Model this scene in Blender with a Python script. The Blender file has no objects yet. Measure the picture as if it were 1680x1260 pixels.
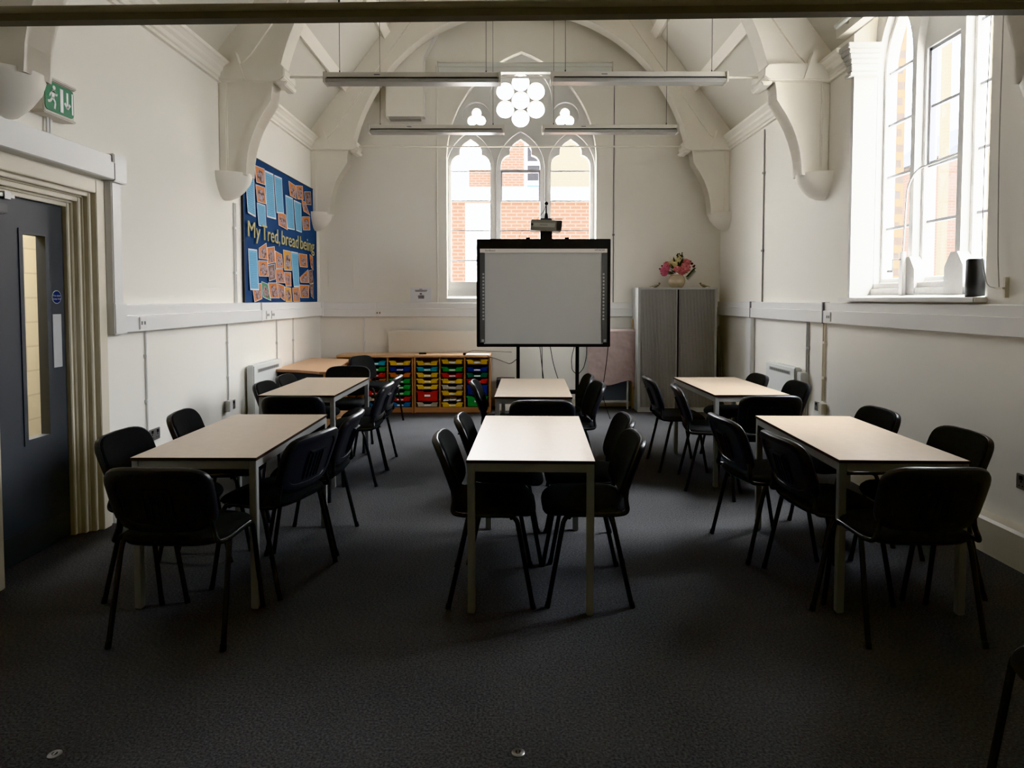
import bpy, bmesh, math, random
from mathutils import Vector, Matrix, noise
PI = math.pi
random.seed(7)
SC = bpy.context.scene
COL = SC.collection
XL, XR, YB, XC = -2.66, 2.88, 9.20, 0.11      # left wall, right wall, back wall, centre line

# ------------------------------------------------------------------ materials
def mat(name, col, rough=0.6, metal=0.0, spec=0.5, nscale=0, namt=0.0, bump=0.0, bscale=60, coat=0.0):
    m = bpy.data.materials.new(name); m.use_nodes = True
    nt = m.node_tree; b = nt.nodes['Principled BSDF']
    b.inputs['Base Color'].default_value = (*col, 1)
    b.inputs['Roughness'].default_value = rough
    b.inputs['Metallic'].default_value = metal
    b.inputs['Specular IOR Level'].default_value = spec
    if coat: b.inputs['Coat Weight'].default_value = coat
    tc = None
    if nscale or bump:
        tc = nt.nodes.new('ShaderNodeTexCoord')
    if nscale:
        n = nt.nodes.new('ShaderNodeTexNoise'); n.inputs['Scale'].default_value = nscale
        n.inputs['Detail'].default_value = 4
        r = nt.nodes.new('ShaderNodeValToRGB')
        r.color_ramp.elements[0].position = 0.3; r.color_ramp.elements[1].position = 0.7
        r.color_ramp.elements[0].color = (*[c*(1-namt) for c in col], 1)
        r.color_ramp.elements[1].color = (*[min(1, c*(1+namt)) for c in col], 1)
        nt.links.new(tc.outputs['Object'], n.inputs['Vector'])
        nt.links.new(n.outputs['Fac'], r.inputs['Fac'])
        nt.links.new(r.outputs['Color'], b.inputs['Base Color'])
    if bump:
        n2 = nt.nodes.new('ShaderNodeTexNoise'); n2.inputs['Scale'].default_value = bscale
        n2.inputs['Detail'].default_value = 5
        bp = nt.nodes.new('ShaderNodeBump'); bp.inputs['Strength'].default_value = bump
        bp.inputs['Distance'].default_value = 0.01
        nt.links.new(tc.outputs['Object'], n2.inputs['Vector'])
        nt.links.new(n2.outputs['Fac'], bp.inputs['Height'])
        nt.links.new(bp.outputs['Normal'], b.inputs['Normal'])
    return m

def mat_brick(name, c1, c2, mortar, scale=1.0, bw=0.225, rh=0.075, ms=0.01):
    m = bpy.data.materials.new(name); m.use_nodes = True
    nt = m.node_tree; b = nt.nodes['Principled BSDF']; b.inputs['Roughness'].default_value = 0.9
    tc = nt.nodes.new('ShaderNodeTexCoord'); s = nt.nodes.new('ShaderNodeSeparateXYZ')
    nt.links.new(tc.outputs['Object'], s.inputs[0])
    a = nt.nodes.new('ShaderNodeMath'); a.operation = 'ADD'
    nt.links.new(s.outputs['X'], a.inputs[0]); nt.links.new(s.outputs['Y'], a.inputs[1])
    c = nt.nodes.new('ShaderNodeCombineXYZ')
    nt.links.new(a.outputs[0], c.inputs['X']); nt.links.new(s.outputs['Z'], c.inputs['Y'])
    t = nt.nodes.new('ShaderNodeTexBrick'); t.inputs['Scale'].default_value = scale
    t.inputs['Color1'].default_value = (*c1, 1); t.inputs['Color2'].default_value = (*c2, 1)
    t.inputs['Mortar'].default_value = (*mortar, 1)
    t.inputs['Brick Width'].default_value = bw; t.inputs['Row Height'].default_value = rh
    t.inputs['Mortar Size'].default_value = ms
    nt.links.new(c.outputs[0], t.inputs['Vector'])
    nt.links.new(t.outputs['Color'], b.inputs['Base Color'])
    return m

def mat_carpet():
    m = mat('carpet', (0.04, 0.041, 0.045), rough=1.0, spec=0.1)
    nt = m.node_tree; b = nt.nodes['Principled BSDF']
    tc = nt.nodes.new('ShaderNodeTexCoord')
    n1 = nt.nodes.new('ShaderNodeTexNoise'); n1.inputs['Scale'].default_value = 110; n1.inputs['Detail'].default_value = 3
    n2 = nt.nodes.new('ShaderNodeTexNoise'); n2.inputs['Scale'].default_value = 1.3; n2.inputs['Detail'].default_value = 5
    mx = nt.nodes.new('ShaderNodeMath'); mx.operation = 'MULTIPLY_ADD'
    mx.inputs[1].default_value = 0.3
    r = nt.nodes.new('ShaderNodeValToRGB')
    r.color_ramp.elements[0].position = 0.38; r.color_ramp.elements[1].position = 0.95
    r.color_ramp.elements[0].color = (0.069, 0.070, 0.0725, 1); r.color_ramp.elements[1].color = (0.203, 0.205, 0.213, 1)
    nt.links.new(tc.outputs['Object'], n1.inputs['Vector']); nt.links.new(tc.outputs['Object'], n2.inputs['Vector'])
    nt.links.new(n2.outputs['Fac'], mx.inputs[0]); nt.links.new(n1.outputs['Fac'], mx.inputs[2])
    nt.links.new(mx.outputs[0], r.inputs['Fac']); nt.links.new(r.outputs['Color'], b.inputs['Base Color'])
    bp = nt.nodes.new('ShaderNodeBump'); bp.inputs['Strength'].default_value = 0.5; bp.inputs['Distance'].default_value = 0.006
    nt.links.new(n1.outputs['Fac'], bp.inputs['Height']); nt.links.new(bp.outputs['Normal'], b.inputs['Normal'])
    return m

def mat_wood(name, c1, c2, rough=0.4):
    m = mat(name, c1, rough=rough)
    nt = m.node_tree; b = nt.nodes['Principled BSDF']
    tc = nt.nodes.new('ShaderNodeTexCoord'); mp = nt.nodes.new('ShaderNodeMapping')
    mp.inputs['Scale'].default_value = (1.2, 14, 14)
    n = nt.nodes.new('ShaderNodeTexNoise'); n.inputs['Scale'].default_value = 4; n.inputs['Detail'].default_value = 6
    r = nt.nodes.new('ShaderNodeValToRGB')
    r.color_ramp.elements[0].color = (*c1, 1); r.color_ramp.elements[1].color = (*c2, 1)
    r.color_ramp.elements[0].position = .3; r.color_ramp.elements[1].position = .7
    nt.links.new(tc.outputs['Object'], mp.inputs[0]); nt.links.new(mp.outputs[0], n.inputs['Vector'])
    nt.links.new(n.outputs['Fac'], r.inputs['Fac']); nt.links.new(r.outputs['Color'], b.inputs['Base Color'])
    return m

def mat_glass():
    m = bpy.data.materials.new('window_glass'); m.use_nodes = True
    nt = m.node_tree
    for n in list(nt.nodes): nt.nodes.remove(n)
    o = nt.nodes.new('ShaderNodeOutputMaterial'); mx = nt.nodes.new('ShaderNodeMixShader')
    t = nt.nodes.new('ShaderNodeBsdfTransparent'); t.inputs['Color'].default_value = (.96, .97, .97, 1)
    g = nt.nodes.new('ShaderNodeBsdfGlossy'); g.inputs['Roughness'].default_value = 0.02
    mx.inputs[0].default_value = 0.04
    nt.links.new(t.outputs[0], mx.inputs[1]); nt.links.new(g.outputs[0], mx.inputs[2])
    nt.links.new(mx.outputs[0], o.inputs[0])
    return m

def mat_sheet(name, bg, ink, kind):
    """a pinned paper: white border, then ruled text lines or a picture made of noise blobs (UV based)"""
    m = mat(name, bg, rough=0.55)
    nt = m.node_tree; b = nt.nodes['Principled BSDF']; L = nt.links.new
    uv = nt.nodes.new('ShaderNodeUVMap'); s = nt.nodes.new('ShaderNodeSeparateXYZ'); L(uv.outputs[0], s.inputs[0])
    def mth(op, a, bb=None):
        n = nt.nodes.new('ShaderNodeMath'); n.operation = op
        for i, x in enumerate((a, bb)):
            if x is None: continue
            if isinstance(x, (int, float)): n.inputs[i].default_value = x
            else: L(x, n.inputs[i])
        return n.outputs[0]
    du = mth('MINIMUM', s.outputs['X'], mth('SUBTRACT', 1.0, s.outputs['X']))
    dv = mth('MINIMUM', s.outputs['Y'], mth('SUBTRACT', 1.0, s.outputs['Y']))
    inside = mth('MULTIPLY', mth('GREATER_THAN', du, 0.05), mth('GREATER_THAN', dv, 0.035))
    oi = nt.nodes.new('ShaderNodeObjectInfo')
    mixc = nt.nodes.new('ShaderNodeMixRGB'); mixc.inputs[1].default_value = (*bg, 1); mixc.inputs[2].default_value = (*ink, 1)
    if kind == 'text':
        w = mth('SINE', mth('MULTIPLY', s.outputs['Y'], 150.0))
        nz = nt.nodes.new('ShaderNodeTexNoise'); nz.inputs['Scale'].default_value = 26; L(uv.outputs[0], nz.inputs['Vector'])
        f = mth('MULTIPLY', mth('GREATER_THAN', w, 0.1), mth('GREATER_THAN', nz.outputs['Fac'], 0.42))
        f = mth('MULTIPLY', f, mth('GREATER_THAN', du, 0.12))
        f = mth('MULTIPLY', f, mth('LESS_THAN', s.outputs['Y'], 0.9))
        f = mth('MULTIPLY', f, 0.6)
        L(f, mixc.inputs[0]); last = mixc.outputs[0]
    else:
        va = nt.nodes.new('ShaderNodeVectorMath'); va.operation = 'ADD'
        cm = nt.nodes.new('ShaderNodeCombineXYZ'); L(mth('MULTIPLY', oi.outputs['Random'], 40.0), cm.inputs[0])
        L(uv.outputs[0], va.inputs[0]); L(cm.outputs[0], va.inputs[1])
        nz = nt.nodes.new('ShaderNodeTexNoise'); nz.inputs['Scale'].default_value = 4.5; nz.inputs['Detail'].default_value = 3; L(va.outputs[0], nz.inputs['Vector'])
        rp = nt.nodes.new('ShaderNodeValToRGB'); rp.color_ramp.interpolation = 'CONSTANT'
        e = rp.color_ramp.elements; e[0].position = 0; e[0].color = (.10, .05, .04, 1); e[1].position = .42; e[1].color = (.30, .17, .13, 1)
        for p, c in ((.5, (.45, .33, .36)), (.57, (.13, .12, .2)), (.63, (.55, .5, .48))):
            x = e.new(p); x.color = (*c, 1)
        L(nz.outputs['Fac'], rp.inputs[0])
        L(rp.outputs[0], mixc.inputs[2])
        dx = mth('SUBTRACT', s.outputs['X'], 0.52); dy = mth('SUBTRACT', s.outputs['Y'], 0.45)
        d = mth('ADD', mth('POWER', mth('ABSOLUTE', mth('MULTIPLY', dx, 2.6)), 2.0), mth('POWER', mth('ABSOLUTE', mth('MULTIPLY', dy, 2.5)), 2.0))
        d = mth('ADD', d, mth('MULTIPLY', nz.outputs['Fac'], 0.5))
        L(mth('LESS_THAN', d, 1.05), mixc.inputs[0]); last = mixc.outputs[0]
    mb = nt.nodes.new('ShaderNodeMixRGB'); mb.inputs[1].default_value = (.72, .72, .74, 1)
    L(inside, mb.inputs[0]); L(last, mb.inputs[2]); L(mb.outputs[0], b.inputs['Base Color'])
    return m

M = {}
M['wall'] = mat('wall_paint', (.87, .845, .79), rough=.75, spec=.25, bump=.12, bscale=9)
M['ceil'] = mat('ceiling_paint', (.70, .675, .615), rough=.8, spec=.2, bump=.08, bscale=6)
M['truss'] = mat('truss_paint', (.88, .845, .775), rough=.65, spec=.3)
M['trimw'] = mat('gloss_white', (.80, .79, .77), rough=.4)
M['cream'] = mat('cream_gloss', (.76, .71, .60), rough=.35)
M['upvc'] = mat('trunking_plastic', (.83, .825, .815), rough=.35)
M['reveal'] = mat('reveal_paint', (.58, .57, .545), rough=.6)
M['stone'] = mat('painted_stone', (.66, .65, .63), rough=.7, bump=.25, bscale=25)
M['frame'] = mat('window_bar', (.42, .42, .44), rough=.5)
M['glass'] = mat_glass()
M['carpet'] = mat_carpet()
M['door'] = mat('door_grey', (.115, .122, .132), rough=.45)
M['steel'] = mat('brushed_steel', (.42, .42, .42), rough=.35, metal=.9)
M['plate'] = mat('push_plate', (.62, .63, .65), rough=.5)
M['kick'] = mat('kick_plate', (.16, .165, .17), rough=.4, metal=.5)
M['alu'] = mat('table_frame_grey', (.42, .425, .42), rough=.45, metal=.25)
M['top'] = mat('table_laminate', (.62, .51, .40), rough=.30, spec=.45, nscale=25, namt=.03)
M['edge'] = mat('table_edge', (.035, .024, .02), rough=.5)
M['fabric'] = mat('chair_fabric', (.030, .030, .030), rough=.95, spec=.15, bump=.3, bscale=250)
M['plastic'] = mat('chair_plastic', (.044, .044, .047), rough=.36, spec=.5)
M['tube'] = mat('chair_tube', (.03, .03, .03), rough=.22, spec=.6)
M['black'] = mat('black_plastic', (.010, .010, .011), rough=.45)
M['blackrub'] = mat('black_cable', (.012, .012, .012), rough=.6)
M['rail'] = mat('rail_lit', (.42, .40, .35), rough=.4)  # upper tube: the rail's highlight is put into this lighter colour
M['raild'] = mat('rail_shaded', (.22, .21, .185), rough=.5)  # lower channel: darker copy of the rail colour, shade painted in
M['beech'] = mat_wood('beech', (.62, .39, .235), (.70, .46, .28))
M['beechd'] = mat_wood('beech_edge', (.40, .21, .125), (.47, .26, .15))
M['darkgrey'] = mat('dark_grey_panel', (.06, .063, .07), rough=.6)
M['paper'] = mat('white_paper', (.80, .80, .82), rough=.7)
M['ink'] = mat('dark_ink', (.05, .05, .055), rough=.8)
M['greyink'] = mat('grey_ink', (.25, .24, .26), rough=.8)
M['screen'] = mat('board_surface', (.50, .49, .465), rough=.45)
M['strip'] = mat('board_strip', (.72, .66, .60), rough=.5)
M['icons'] = mat('icon_strip', (.13, .13, .13), rough=.5)
M['iconlt'] = mat('icon_marks', (.42, .42, .42), rough=.5)
M['cab'] = mat('cabinet_grey', (.36, .35, .335), rough=.45)
M['cabl'] = mat('cabinet_frame', (.50, .50, .485), rough=.45)
M['heater'] = mat('heater_white', (.74, .75, .73), rough=.4)
M['grille'] = mat('grille_dark', (.12, .12, .12), rough=.6)
M['lampw'] = mat('luminaire_white', (.62, .585, .52), rough=.4)
M['lampg'] = mat('luminaire_lens', (.38, .37, .35), rough=.25)
M['green'] = mat('exit_green', (.012, .20, .075), rough=.35)
M['white'] = mat('sign_white', (.85, .88, .86), rough=.4)
M['navy'] = mat('sign_blue', (.015, .03, .14), rough=.4)
M['board'] = mat('pinboard_blue', (.030, .075, .19), rough=.9, nscale=3, namt=.12)
M['gold'] = mat('letter_card', (.55, .48, .26), rough=.7)
M['cloth'] = mat('pink_cloth', (.52, .42, .40), rough=.95, bump=.3, bscale=120)
M['clothw'] = mat('cream_cloth', (.60, .55, .49), rough=.95)
M['folder'] = mat('grey_panel', (.12, .13, .145), rough=.6)
M['vase'] = mat('vase_cream', (.55, .47, .36), rough=.25, nscale=7, namt=.12)
M['pink'] = mat('petal_pink', (.58, .20, .27), rough=.7, nscale=60, namt=.4)
M['pink2'] = mat('petal_rose', (.62, .25, .27), rough=.7, nscale=60, namt=.35)
M['ivory'] = mat('petal_cream', (.66, .58, .36), rough=.7, nscale=60, namt=.2)
M['leaf'] = mat('leaf_green', (.02, .035, .014), rough=.7)
M['plum'] = mat('berry_plum', (.10, .03, .05), rough=.6)
M['ornament'] = mat('ornament_stone', (.30, .26, .2), rough=.7)
M['projector'] = mat('projector_grey', (.20, .19, .165), rough=.4)
M['projlight'] = mat('projector_strip', (.33, .32, .27), rough=.35)
M['socket'] = mat('socket_metal', (.30, .29, .28), rough=.35, metal=.5)
M['canvas'] = mat('cream_panel', (.80, .77, .70), rough=.5)
M['roller'] = mat('screen_case', (.72, .74, .70), rough=.35)
M['timber'] = mat_wood('timber', (.45, .33, .2), (.52, .38, .24))
M['bead'] = mat('bead_chain', (.35, .32, .28), rough=.4)
M['brick'] = mat_brick('orange_brick', (.100, .052, .028), (.084, .042, .023), (.19, .15, .12))
M['brickp'] = mat_brick('pink_brick', (.11, .068, .05), (.10, .06, .045), (.13, .11, .09))
M['bricky'] = mat_brick('yellow_brick', (.115, .100, .072), (.10, .088, .062), (.125, .112, .09))
M['brickd'] = mat_brick('stock_brick', (.045, .032, .024), (.032, .026, .023), (.20, .15, .085), bw=.40, rh=.14, ms=.035)
M['block'] = mat_brick('cream_block', (.62, .57, .45), (.60, .55, .43), (.52, .47, .37), bw=.44, rh=.215, ms=.008)
M['render'] = mat('white_render', (.75, .75, .75), rough=.8)
M['winpane'] = mat('far_window_grey', (.020, .019, .020), rough=.8, spec=.05)
M['bluep'] = mat('far_blue_panel', (.035, .075, .085), rough=.8, spec=.05)
M['asphalt'] = mat('yard_ground', (.38, .37, .35), rough=.9)
TR = {'yellow': mat('tray_yellow', (.62, .36, .02), rough=.35), 'green': mat('tray_green', (.03, .26, .05), rough=.35),
      'red': mat('tray_red', (.42, .025, .02), rough=.35), 'orange': mat('tray_orange', (.48, .13, .035), rough=.35),
      'navy': mat('tray_navy', (.015, .03, .17), rough=.35), 'cyan': mat('tray_cyan', (.035, .25, .33), rough=.35),
      'dark green': mat('tray_dgreen', (.008, .09, .045), rough=.35), 'blue': mat('tray_blue', (.03, .13, .30), rough=.35),
      'clear': mat('tray_clear', (.45, .40, .32), rough=.3)}

# ------------------------------------------------------------------ mesh helpers
class MB:
    def __init__(self): self.v = []; self.f = []
    def add(self, vs, fs):
        o = len(self.v); self.v += [tuple(p) for p in vs]; self.f += [tuple(i+o for i in f) for f in fs]; return self
    def box(self, x0, x1, y0, y1, z0, z1):
        if x0 > x1: x0, x1 = x1, x0
        if y0 > y1: y0, y1 = y1, y0
        if z0 > z1: z0, z1 = z1, z0
        return self.add([(x0,y0,z0),(x1,y0,z0),(x1,y1,z0),(x0,y1,z0),(x0,y0,z1),(x1,y0,z1),(x1,y1,z1),(x0,y1,z1)],
                        [(0,3,2,1),(4,5,6,7),(0,1,5,4),(1,2,6,5),(2,3,7,6),(3,0,4,7)])
    def hexa(self, c):     # 8 corners in box order
        return self.add(c, [(0,3,2,1),(4,5,6,7),(0,1,5,4),(1,2,6,5),(2,3,7,6),(3,0,4,7)])
    def prism(self, poly, axis, a, b):
        if a > b: a, b = b, a
        n = len(poly)
        area = sum(poly[i][0]*poly[(i+1)%n][1]-poly[(i+1)%n][0]*poly[i][1] for i in range(n))
        if area < 0: poly = poly[::-1]
        def P(p, t):
            if axis == 'x': return (t, p[0], p[1])
            if axis == 'y': return (p[0], t, p[1])
            return (p[0], p[1], t)
        vs = [P(p, a) for p in poly]+[P(p, b) for p in poly]
        flip = axis == 'y'
        lo = tuple(range(n)) ; hi = tuple(range(n, 2*n))
        fs = [lo[::-1], hi]+[(i, (i+1)%n, n+(i+1)%n, n+i) for i in range(n)]
        if flip: fs = [f[::-1] for f in fs]
        return self.add(vs, fs)
    def tube(self, pts, r, n=8, caps=True):
        pts = [Vector(p) for p in pts]
        if len(pts) < 2: return self
        rs = r if isinstance(r, (list, tuple)) else [r]*len(pts)
        t0 = (pts[1]-pts[0]).normalized()
        up = Vector((0,0,1)) if abs(t0.z) < .9 else Vector((1,0,0))
        nrm = t0.cross(up).normalized(); rings = []
        for i, p in enumerate(pts):
            if i == 0: t = (pts[1]-p)
            elif i == len(pts)-1: t = (p-pts[i-1])
            else: t = (pts[i+1]-p).normalized()+(p-pts[i-1]).normalized()
            t.normalize()
            nrm = (nrm - t*nrm.dot(t)).normalized(); bi = t.cross(nrm)
            rings.append([p+(nrm*math.cos(2*PI*k/n)+bi*math.sin(2*PI*k/n))*rs[i] for k in range(n)])
        vs = [q for R in rings for q in R]; fs = []
        for i in range(len(rings)-1):
            for k in range(n):
                a = i*n+k; b2 = i*n+(k+1)%n
                fs.append((a, b2, b2+n, a+n))
        if caps: fs += [tuple(range(n))[::-1], tuple(range((len(rings)-1)*n, len(rings)*n))]
        return self.add(vs, fs)
    def lathe(self, prof, c=(0,0,0), n=24, a0=0, a1=2*PI):
        full = abs(a1-a0-2*PI) < 1e-6; m = n if full else n+1
        vs = [(c[0]+r*math.cos(a0+(a1-a0)*k/n), c[1]+r*math.sin(a0+(a1-a0)*k/n), c[2]+z) for r, z in prof for k in range(m)]
        fs = []
        for i in range(len(prof)-1):
            for k in range(n):
                a = i*m+k; b2 = i*m+((k+1) % m)
                fs.append((a, b2, b2+m, a+m))
        if prof[0][0] > 1e-4 and full: fs.append(tuple(range(m))[::-1])
        if prof[-1][0] > 1e-4 and full: fs.append(tuple(range((len(prof)-1)*m, len(prof)*m)))
        return self.add(vs, fs)
    def grid(self, fn, nu, nv):
        vs = [fn(i/nu, j/nv) for j in range(nv+1) for i in range(nu+1)]
        return self.add(vs, [(j*(nu+1)+i, j*(nu+1)+i+1, (j+1)*(nu+1)+i+1, (j+1)*(nu+1)+i) for j in range(nv) for i in range(nu)])
    def pad(self, fn, rings, n=36, ex=4.0):
        """closed cushion: rings of a superellipse scaled by s at depth d, mapped through fn(u,v,d)"""
        def se(k):
            a = 2*PI*k/n; c, s = math.cos(a), math.sin(a)
            return (math.copysign(abs(c)**(2/ex), c), math.copysign(abs(s)**(2/ex), s))
        vs = []; fs = []; idx = []
        for s, d in rings:
            if s == 0: idx.append([len(vs)]); vs.append(fn(0, 0, d))
            else:
                idx.append(list(range(len(vs), len(vs)+n)))
                vs += [fn(u*s, v*s, d) for u, v in (se(k) for k in range(n))]
        for a, b in zip(idx, idx[1:]):
            for k in range(n):
                k2 = (k+1) % n
                if len(a) == 1: fs.append((a[0], b[k2], b[k]))
                elif len(b) == 1: fs.append((a[k], a[k2], b[0]))
                else: fs.append((a[k], a[k2], b[k2], b[k]))
        return self.add(vs, fs)
    def xf(self, m, start=0):
        self.v[start:] = [tuple(m @ Vector(p)) for p in self.v[start:]]; return self
    def plate(self, outlines, axis, a, b):
        """flat plate with holes; outlines are closed 2D loops (first = outside)"""
        cu = bpy.data.curves.new('tmp', 'CURVE'); cu.dimensions = '2D'; cu.fill_mode = 'BOTH'; cu.extrude = abs(b-a)/2
        for ol in outlines:
            s = cu.splines.new('POLY'); s.points.add(len(ol)-1); s.use_cyclic_u = True
            for p, q in zip(s.points, ol): p.co = (q[0], q[1], 0, 1)
        o = bpy.data.objects.new('tmp', cu); COL.objects.link(o)
        dg = bpy.context.evaluated_depsgraph_get()
        me = bpy.data.meshes.new_from_object(o.evaluated_get(dg))
        c = (a+b)/2
        def P(p):
            if axis == 'x': return (c+p.z, p.x, p.y)
            if axis == 'y': return (p.x, c-p.z, p.y)
            return (p.x, p.y, c+p.z)
        self.add([P(v.co) for v in me.vertices], [tuple(p.vertices) for p in me.polygons])
        bpy.data.objects.remove(o); bpy.data.curves.remove(cu); bpy.data.meshes.remove(me)
        return self
    def text(self, s, size, fn, extrude=0.0, align='CENTER'):
        cu = bpy.data.curves.new('tmp', 'FONT'); cu.body = s; cu.size = size; cu.extrude = extrude
        cu.align_x = align; cu.align_y = 'CENTER'; cu.resolution_u = 3
        o = bpy.data.objects.new('tmp', cu); COL.objects.link(o)
        dg = bpy.context.evaluated_depsgraph_get()
        me = bpy.data.meshes.new_from_object(o.evaluated_get(dg))
        self.add([fn(v.co.x, v.co.y, v.co.z) for v in me.vertices], [tuple(p.vertices) for p in me.polygons])
        bpy.data.objects.remove(o); bpy.data.curves.remove(cu); bpy.data.meshes.remove(me)
        return self

def obj(name, mb, material, parent=None, bevel=0, smooth=None, world=False, label=None, segs=2):
    """link ONE mesh object. world=True: coordinates are in the room, moved into the parent's frame"""
    vs = mb.v
    if parent is not None and world:
        mi = Matrix.Translation(parent.location) @ parent.rotation_euler.to_matrix().to_4x4()
        p = parent.parent
        while p is not None:
            mi = (Matrix.Translation(p.location) @ p.rotation_euler.to_matrix().to_4x4()) @ mi; p = p.parent
        mi = mi.inverted(); vs = [tuple(mi @ Vector(q)) for q in vs]
    me = bpy.data.meshes.new(name); me.from_pydata(vs, [], mb.f); me.validate(); me.update()
    if bevel:
        bm = bmesh.new(); bm.from_mesh(me)
        bmesh.ops.remove_doubles(bm, verts=bm.verts, dist=1e-5)
        ed = [e for e in bm.edges if len(e.link_faces) == 2 and e.calc_face_angle(0) > .6]
        bmesh.ops.bevel(bm, geom=ed, offset=bevel, segments=segs, affect='EDGES', clamp_overlap=True)
        bm.to_mesh(me); bm.free()
    if smooth is None: smooth = False
    if smooth:
        me.polygons.foreach_set('use_smooth', [True]*len(me.polygons))
        me.set_sharp_from_angle(angle=math.radians(38))
    me.materials.append(material)
    o = bpy.data.objects.new(name, me); COL.objects.link(o)
    if parent is not None: o.parent = parent
    if label: o['label'] = label
    return o

def tag(o, label, cat, group=None, kind=None):
    if label: o['label'] = label
    if cat: o['category'] = cat
    if group: o['group'] = group
    if kind: o['kind'] = kind
    return o
def thing(name, label, cat, loc=(0,0,0), rz=0, group=None, kind=None):
    o = bpy.data.objects.new(name, None); COL.objects.link(o); o.empty_display_size = .1
    o.location = loc; o.rotation_euler = (0,0,rz)
    return tag(o, label, cat, group, kind)
def struct(name, mb=None, material=None, loc=(0,0,0), **k):
    if mb is None:
        o = bpy.data.objects.new(name, None); COL.objects.link(o); o.location = loc
    else: o = obj(name, mb, material, **k)
    o['kind'] = 'structure'; return o
def dup(root, loc, rz, label, group=None, name=None):
    def cp(o, par):
        c = o.copy(); COL.objects.link(c)
        if par is not None: c.parent = par
        for ch in list(o.children): cp(ch, c)
        return c
    r = cp(root, None); r.location = loc; r.rotation_euler = (0,0,rz)
    if label: r['label'] = label
    if group: r['group'] = group
    return r

def arc(cx, cz, r, a0, a1, n):
    return [(cx+r*math.cos(a0+(a1-a0)*i/n), cz+r*math.sin(a0+(a1-a0)*i/n)) for i in range(n+1)]
def pointed(cx, w, zs, h, n=10):
    """right half of a pointed arch from (cx+w, zs) up to (cx, zs+h), then the left half down"""
    r = (h*h+w*w)/(2*w); a1 = math.atan2(h, r-w)
    R = [(cx+w-r+r*math.cos(a1*i/n), zs+r*math.sin(a1*i/n)) for i in range(n+1)]
    return R+[(2*cx-x, z) for x, z in R[::-1][1:]]
def lancet(cx, w, zb, zs, h, n=10):
    return [(cx-w, zb), (cx+w, zb)]+pointed(cx, w, zs, h, n)
def cusped(cx, w, zb, z0):
    s = w/.275
    R = [(.275*s, zb), (.275*s, z0), (.272*s, z0+.045), (.258*s, z0+.09), (.23*s, z0+.13), (.19*s, z0+.155), (.152*s, z0+.165), (.152*s, z0+.235),
         (.14*s, z0+.265), (.115*s, z0+.30), (.075*s, z0+.335), (.035*s, z0+.36), (0, z0+.385)]
    return [(cx+x, z) for x, z in R]+[(cx-x, z) for x, z in R[::-1][1:]]
def foil(cx, cz, n, d, r, rot=PI/2, per=14):
    pts = []
    for k in range(n):
        for i in range(per):
            de = -PI/n+2*PI/n*(i+.5)/per
            rho = d*math.cos(de)+math.sqrt(max(0, r*r-(d*math.sin(de))**2))
            a = rot+2*PI*k/n+de; pts.append((cx+rho*math.cos(a), cz+rho*math.sin(a)))
    return pts
def circ(cx, cz, r, n=40): return [(cx+r*math.cos(2*PI*i/n), cz+r*math.sin(2*PI*i/n)) for i in range(n)]

# ------------------------------------------------------------------ the room shell
YF = -3.0
ZP, ZA = 3.72, 7.35                       # wall plate and ridge heights
struct('floor', MB().box(XL-.3, XR+.3, YF-.2, YB+.3, -.1, 0), M['carpet'])
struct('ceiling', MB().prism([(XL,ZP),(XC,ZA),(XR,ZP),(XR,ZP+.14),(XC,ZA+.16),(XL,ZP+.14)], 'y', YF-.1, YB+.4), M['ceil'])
# left wall with the door opening
DY0, DY1, DZ = 3.36, 4.25, 2.19
struct('wall_left', MB().plate([[(YF,0),(DY0,0),(DY0,DZ),(DY1,DZ),(DY1,0),(YB,0),(YB,3.86),(YF,3.86)]], 'x', XL-.30, XL), M['wall'])
# right wall with the tall arched window recess
WSZ, WHW = 1.505, .82
BAYS = [4.86]
hole = [[(c-WHW,WSZ),(c+WHW,WSZ)]+pointed(c, WHW, 3.60, 1.28) for c in BAYS]
struct('wall_right', MB().plate([[(YF,0),(YB,0),(YB,5.3),(YF,5.3)]]+hole, 'x', XR, XR+.20), M['wall'])
# back gable wall with the main pointed window
BZ = 1.50
bh = [(.13-1.03,BZ),(.13+1.03,BZ)]+pointed(.13, 1.03, 3.42, 1.45, 14)
struct('wall_back', MB().plate([[(XL-.3,0),(XR+.3,0),(XR+.3,3.85),(XC,7.6),(XL-.3,3.85)], bh], 'y', YB, YB+.36), M['wall'])
struct('wall_front', MB().prism([(XL-.3,0),(XR+.3,0),(XR+.3,3.85),(XC,7.6),(XL-.3,3.85)], 'y', YF-.2, YF), M['wall'])
# roof edge beam; upper panel added to stop sky light leaking into the recess
tm = MB()
for c in BAYS: tm.box(XR-.09, XR, c-WHW-.12, c+WHW+.12, ZP+.01, 5.25)
struct('trim_1', tm, M['truss'])
# cornices
def cornice(side):
    s = 1 if side == 'L' else -1; x0 = XL if side == 'L' else XR
    prof = [(0,3.45),(.03,3.45),(.03,3.475),(.045,3.485),(.05,3.52),(.07,3.54),(.075,3.565),(.10,3.59),(.115,3.60),(.115,3.63),(0,3.64)]
    P = [(x0+s*a, z) for a, z in prof]
    return P
struct('trim_2', MB().prism(cornice('L'), 'y', YF, YB), M['truss'])
struct('trim_3', MB().prism(cornice('R'), 'y', 5.74, YB).prism(cornice('R'), 'y', YF, 3.94), M['truss'])
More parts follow.
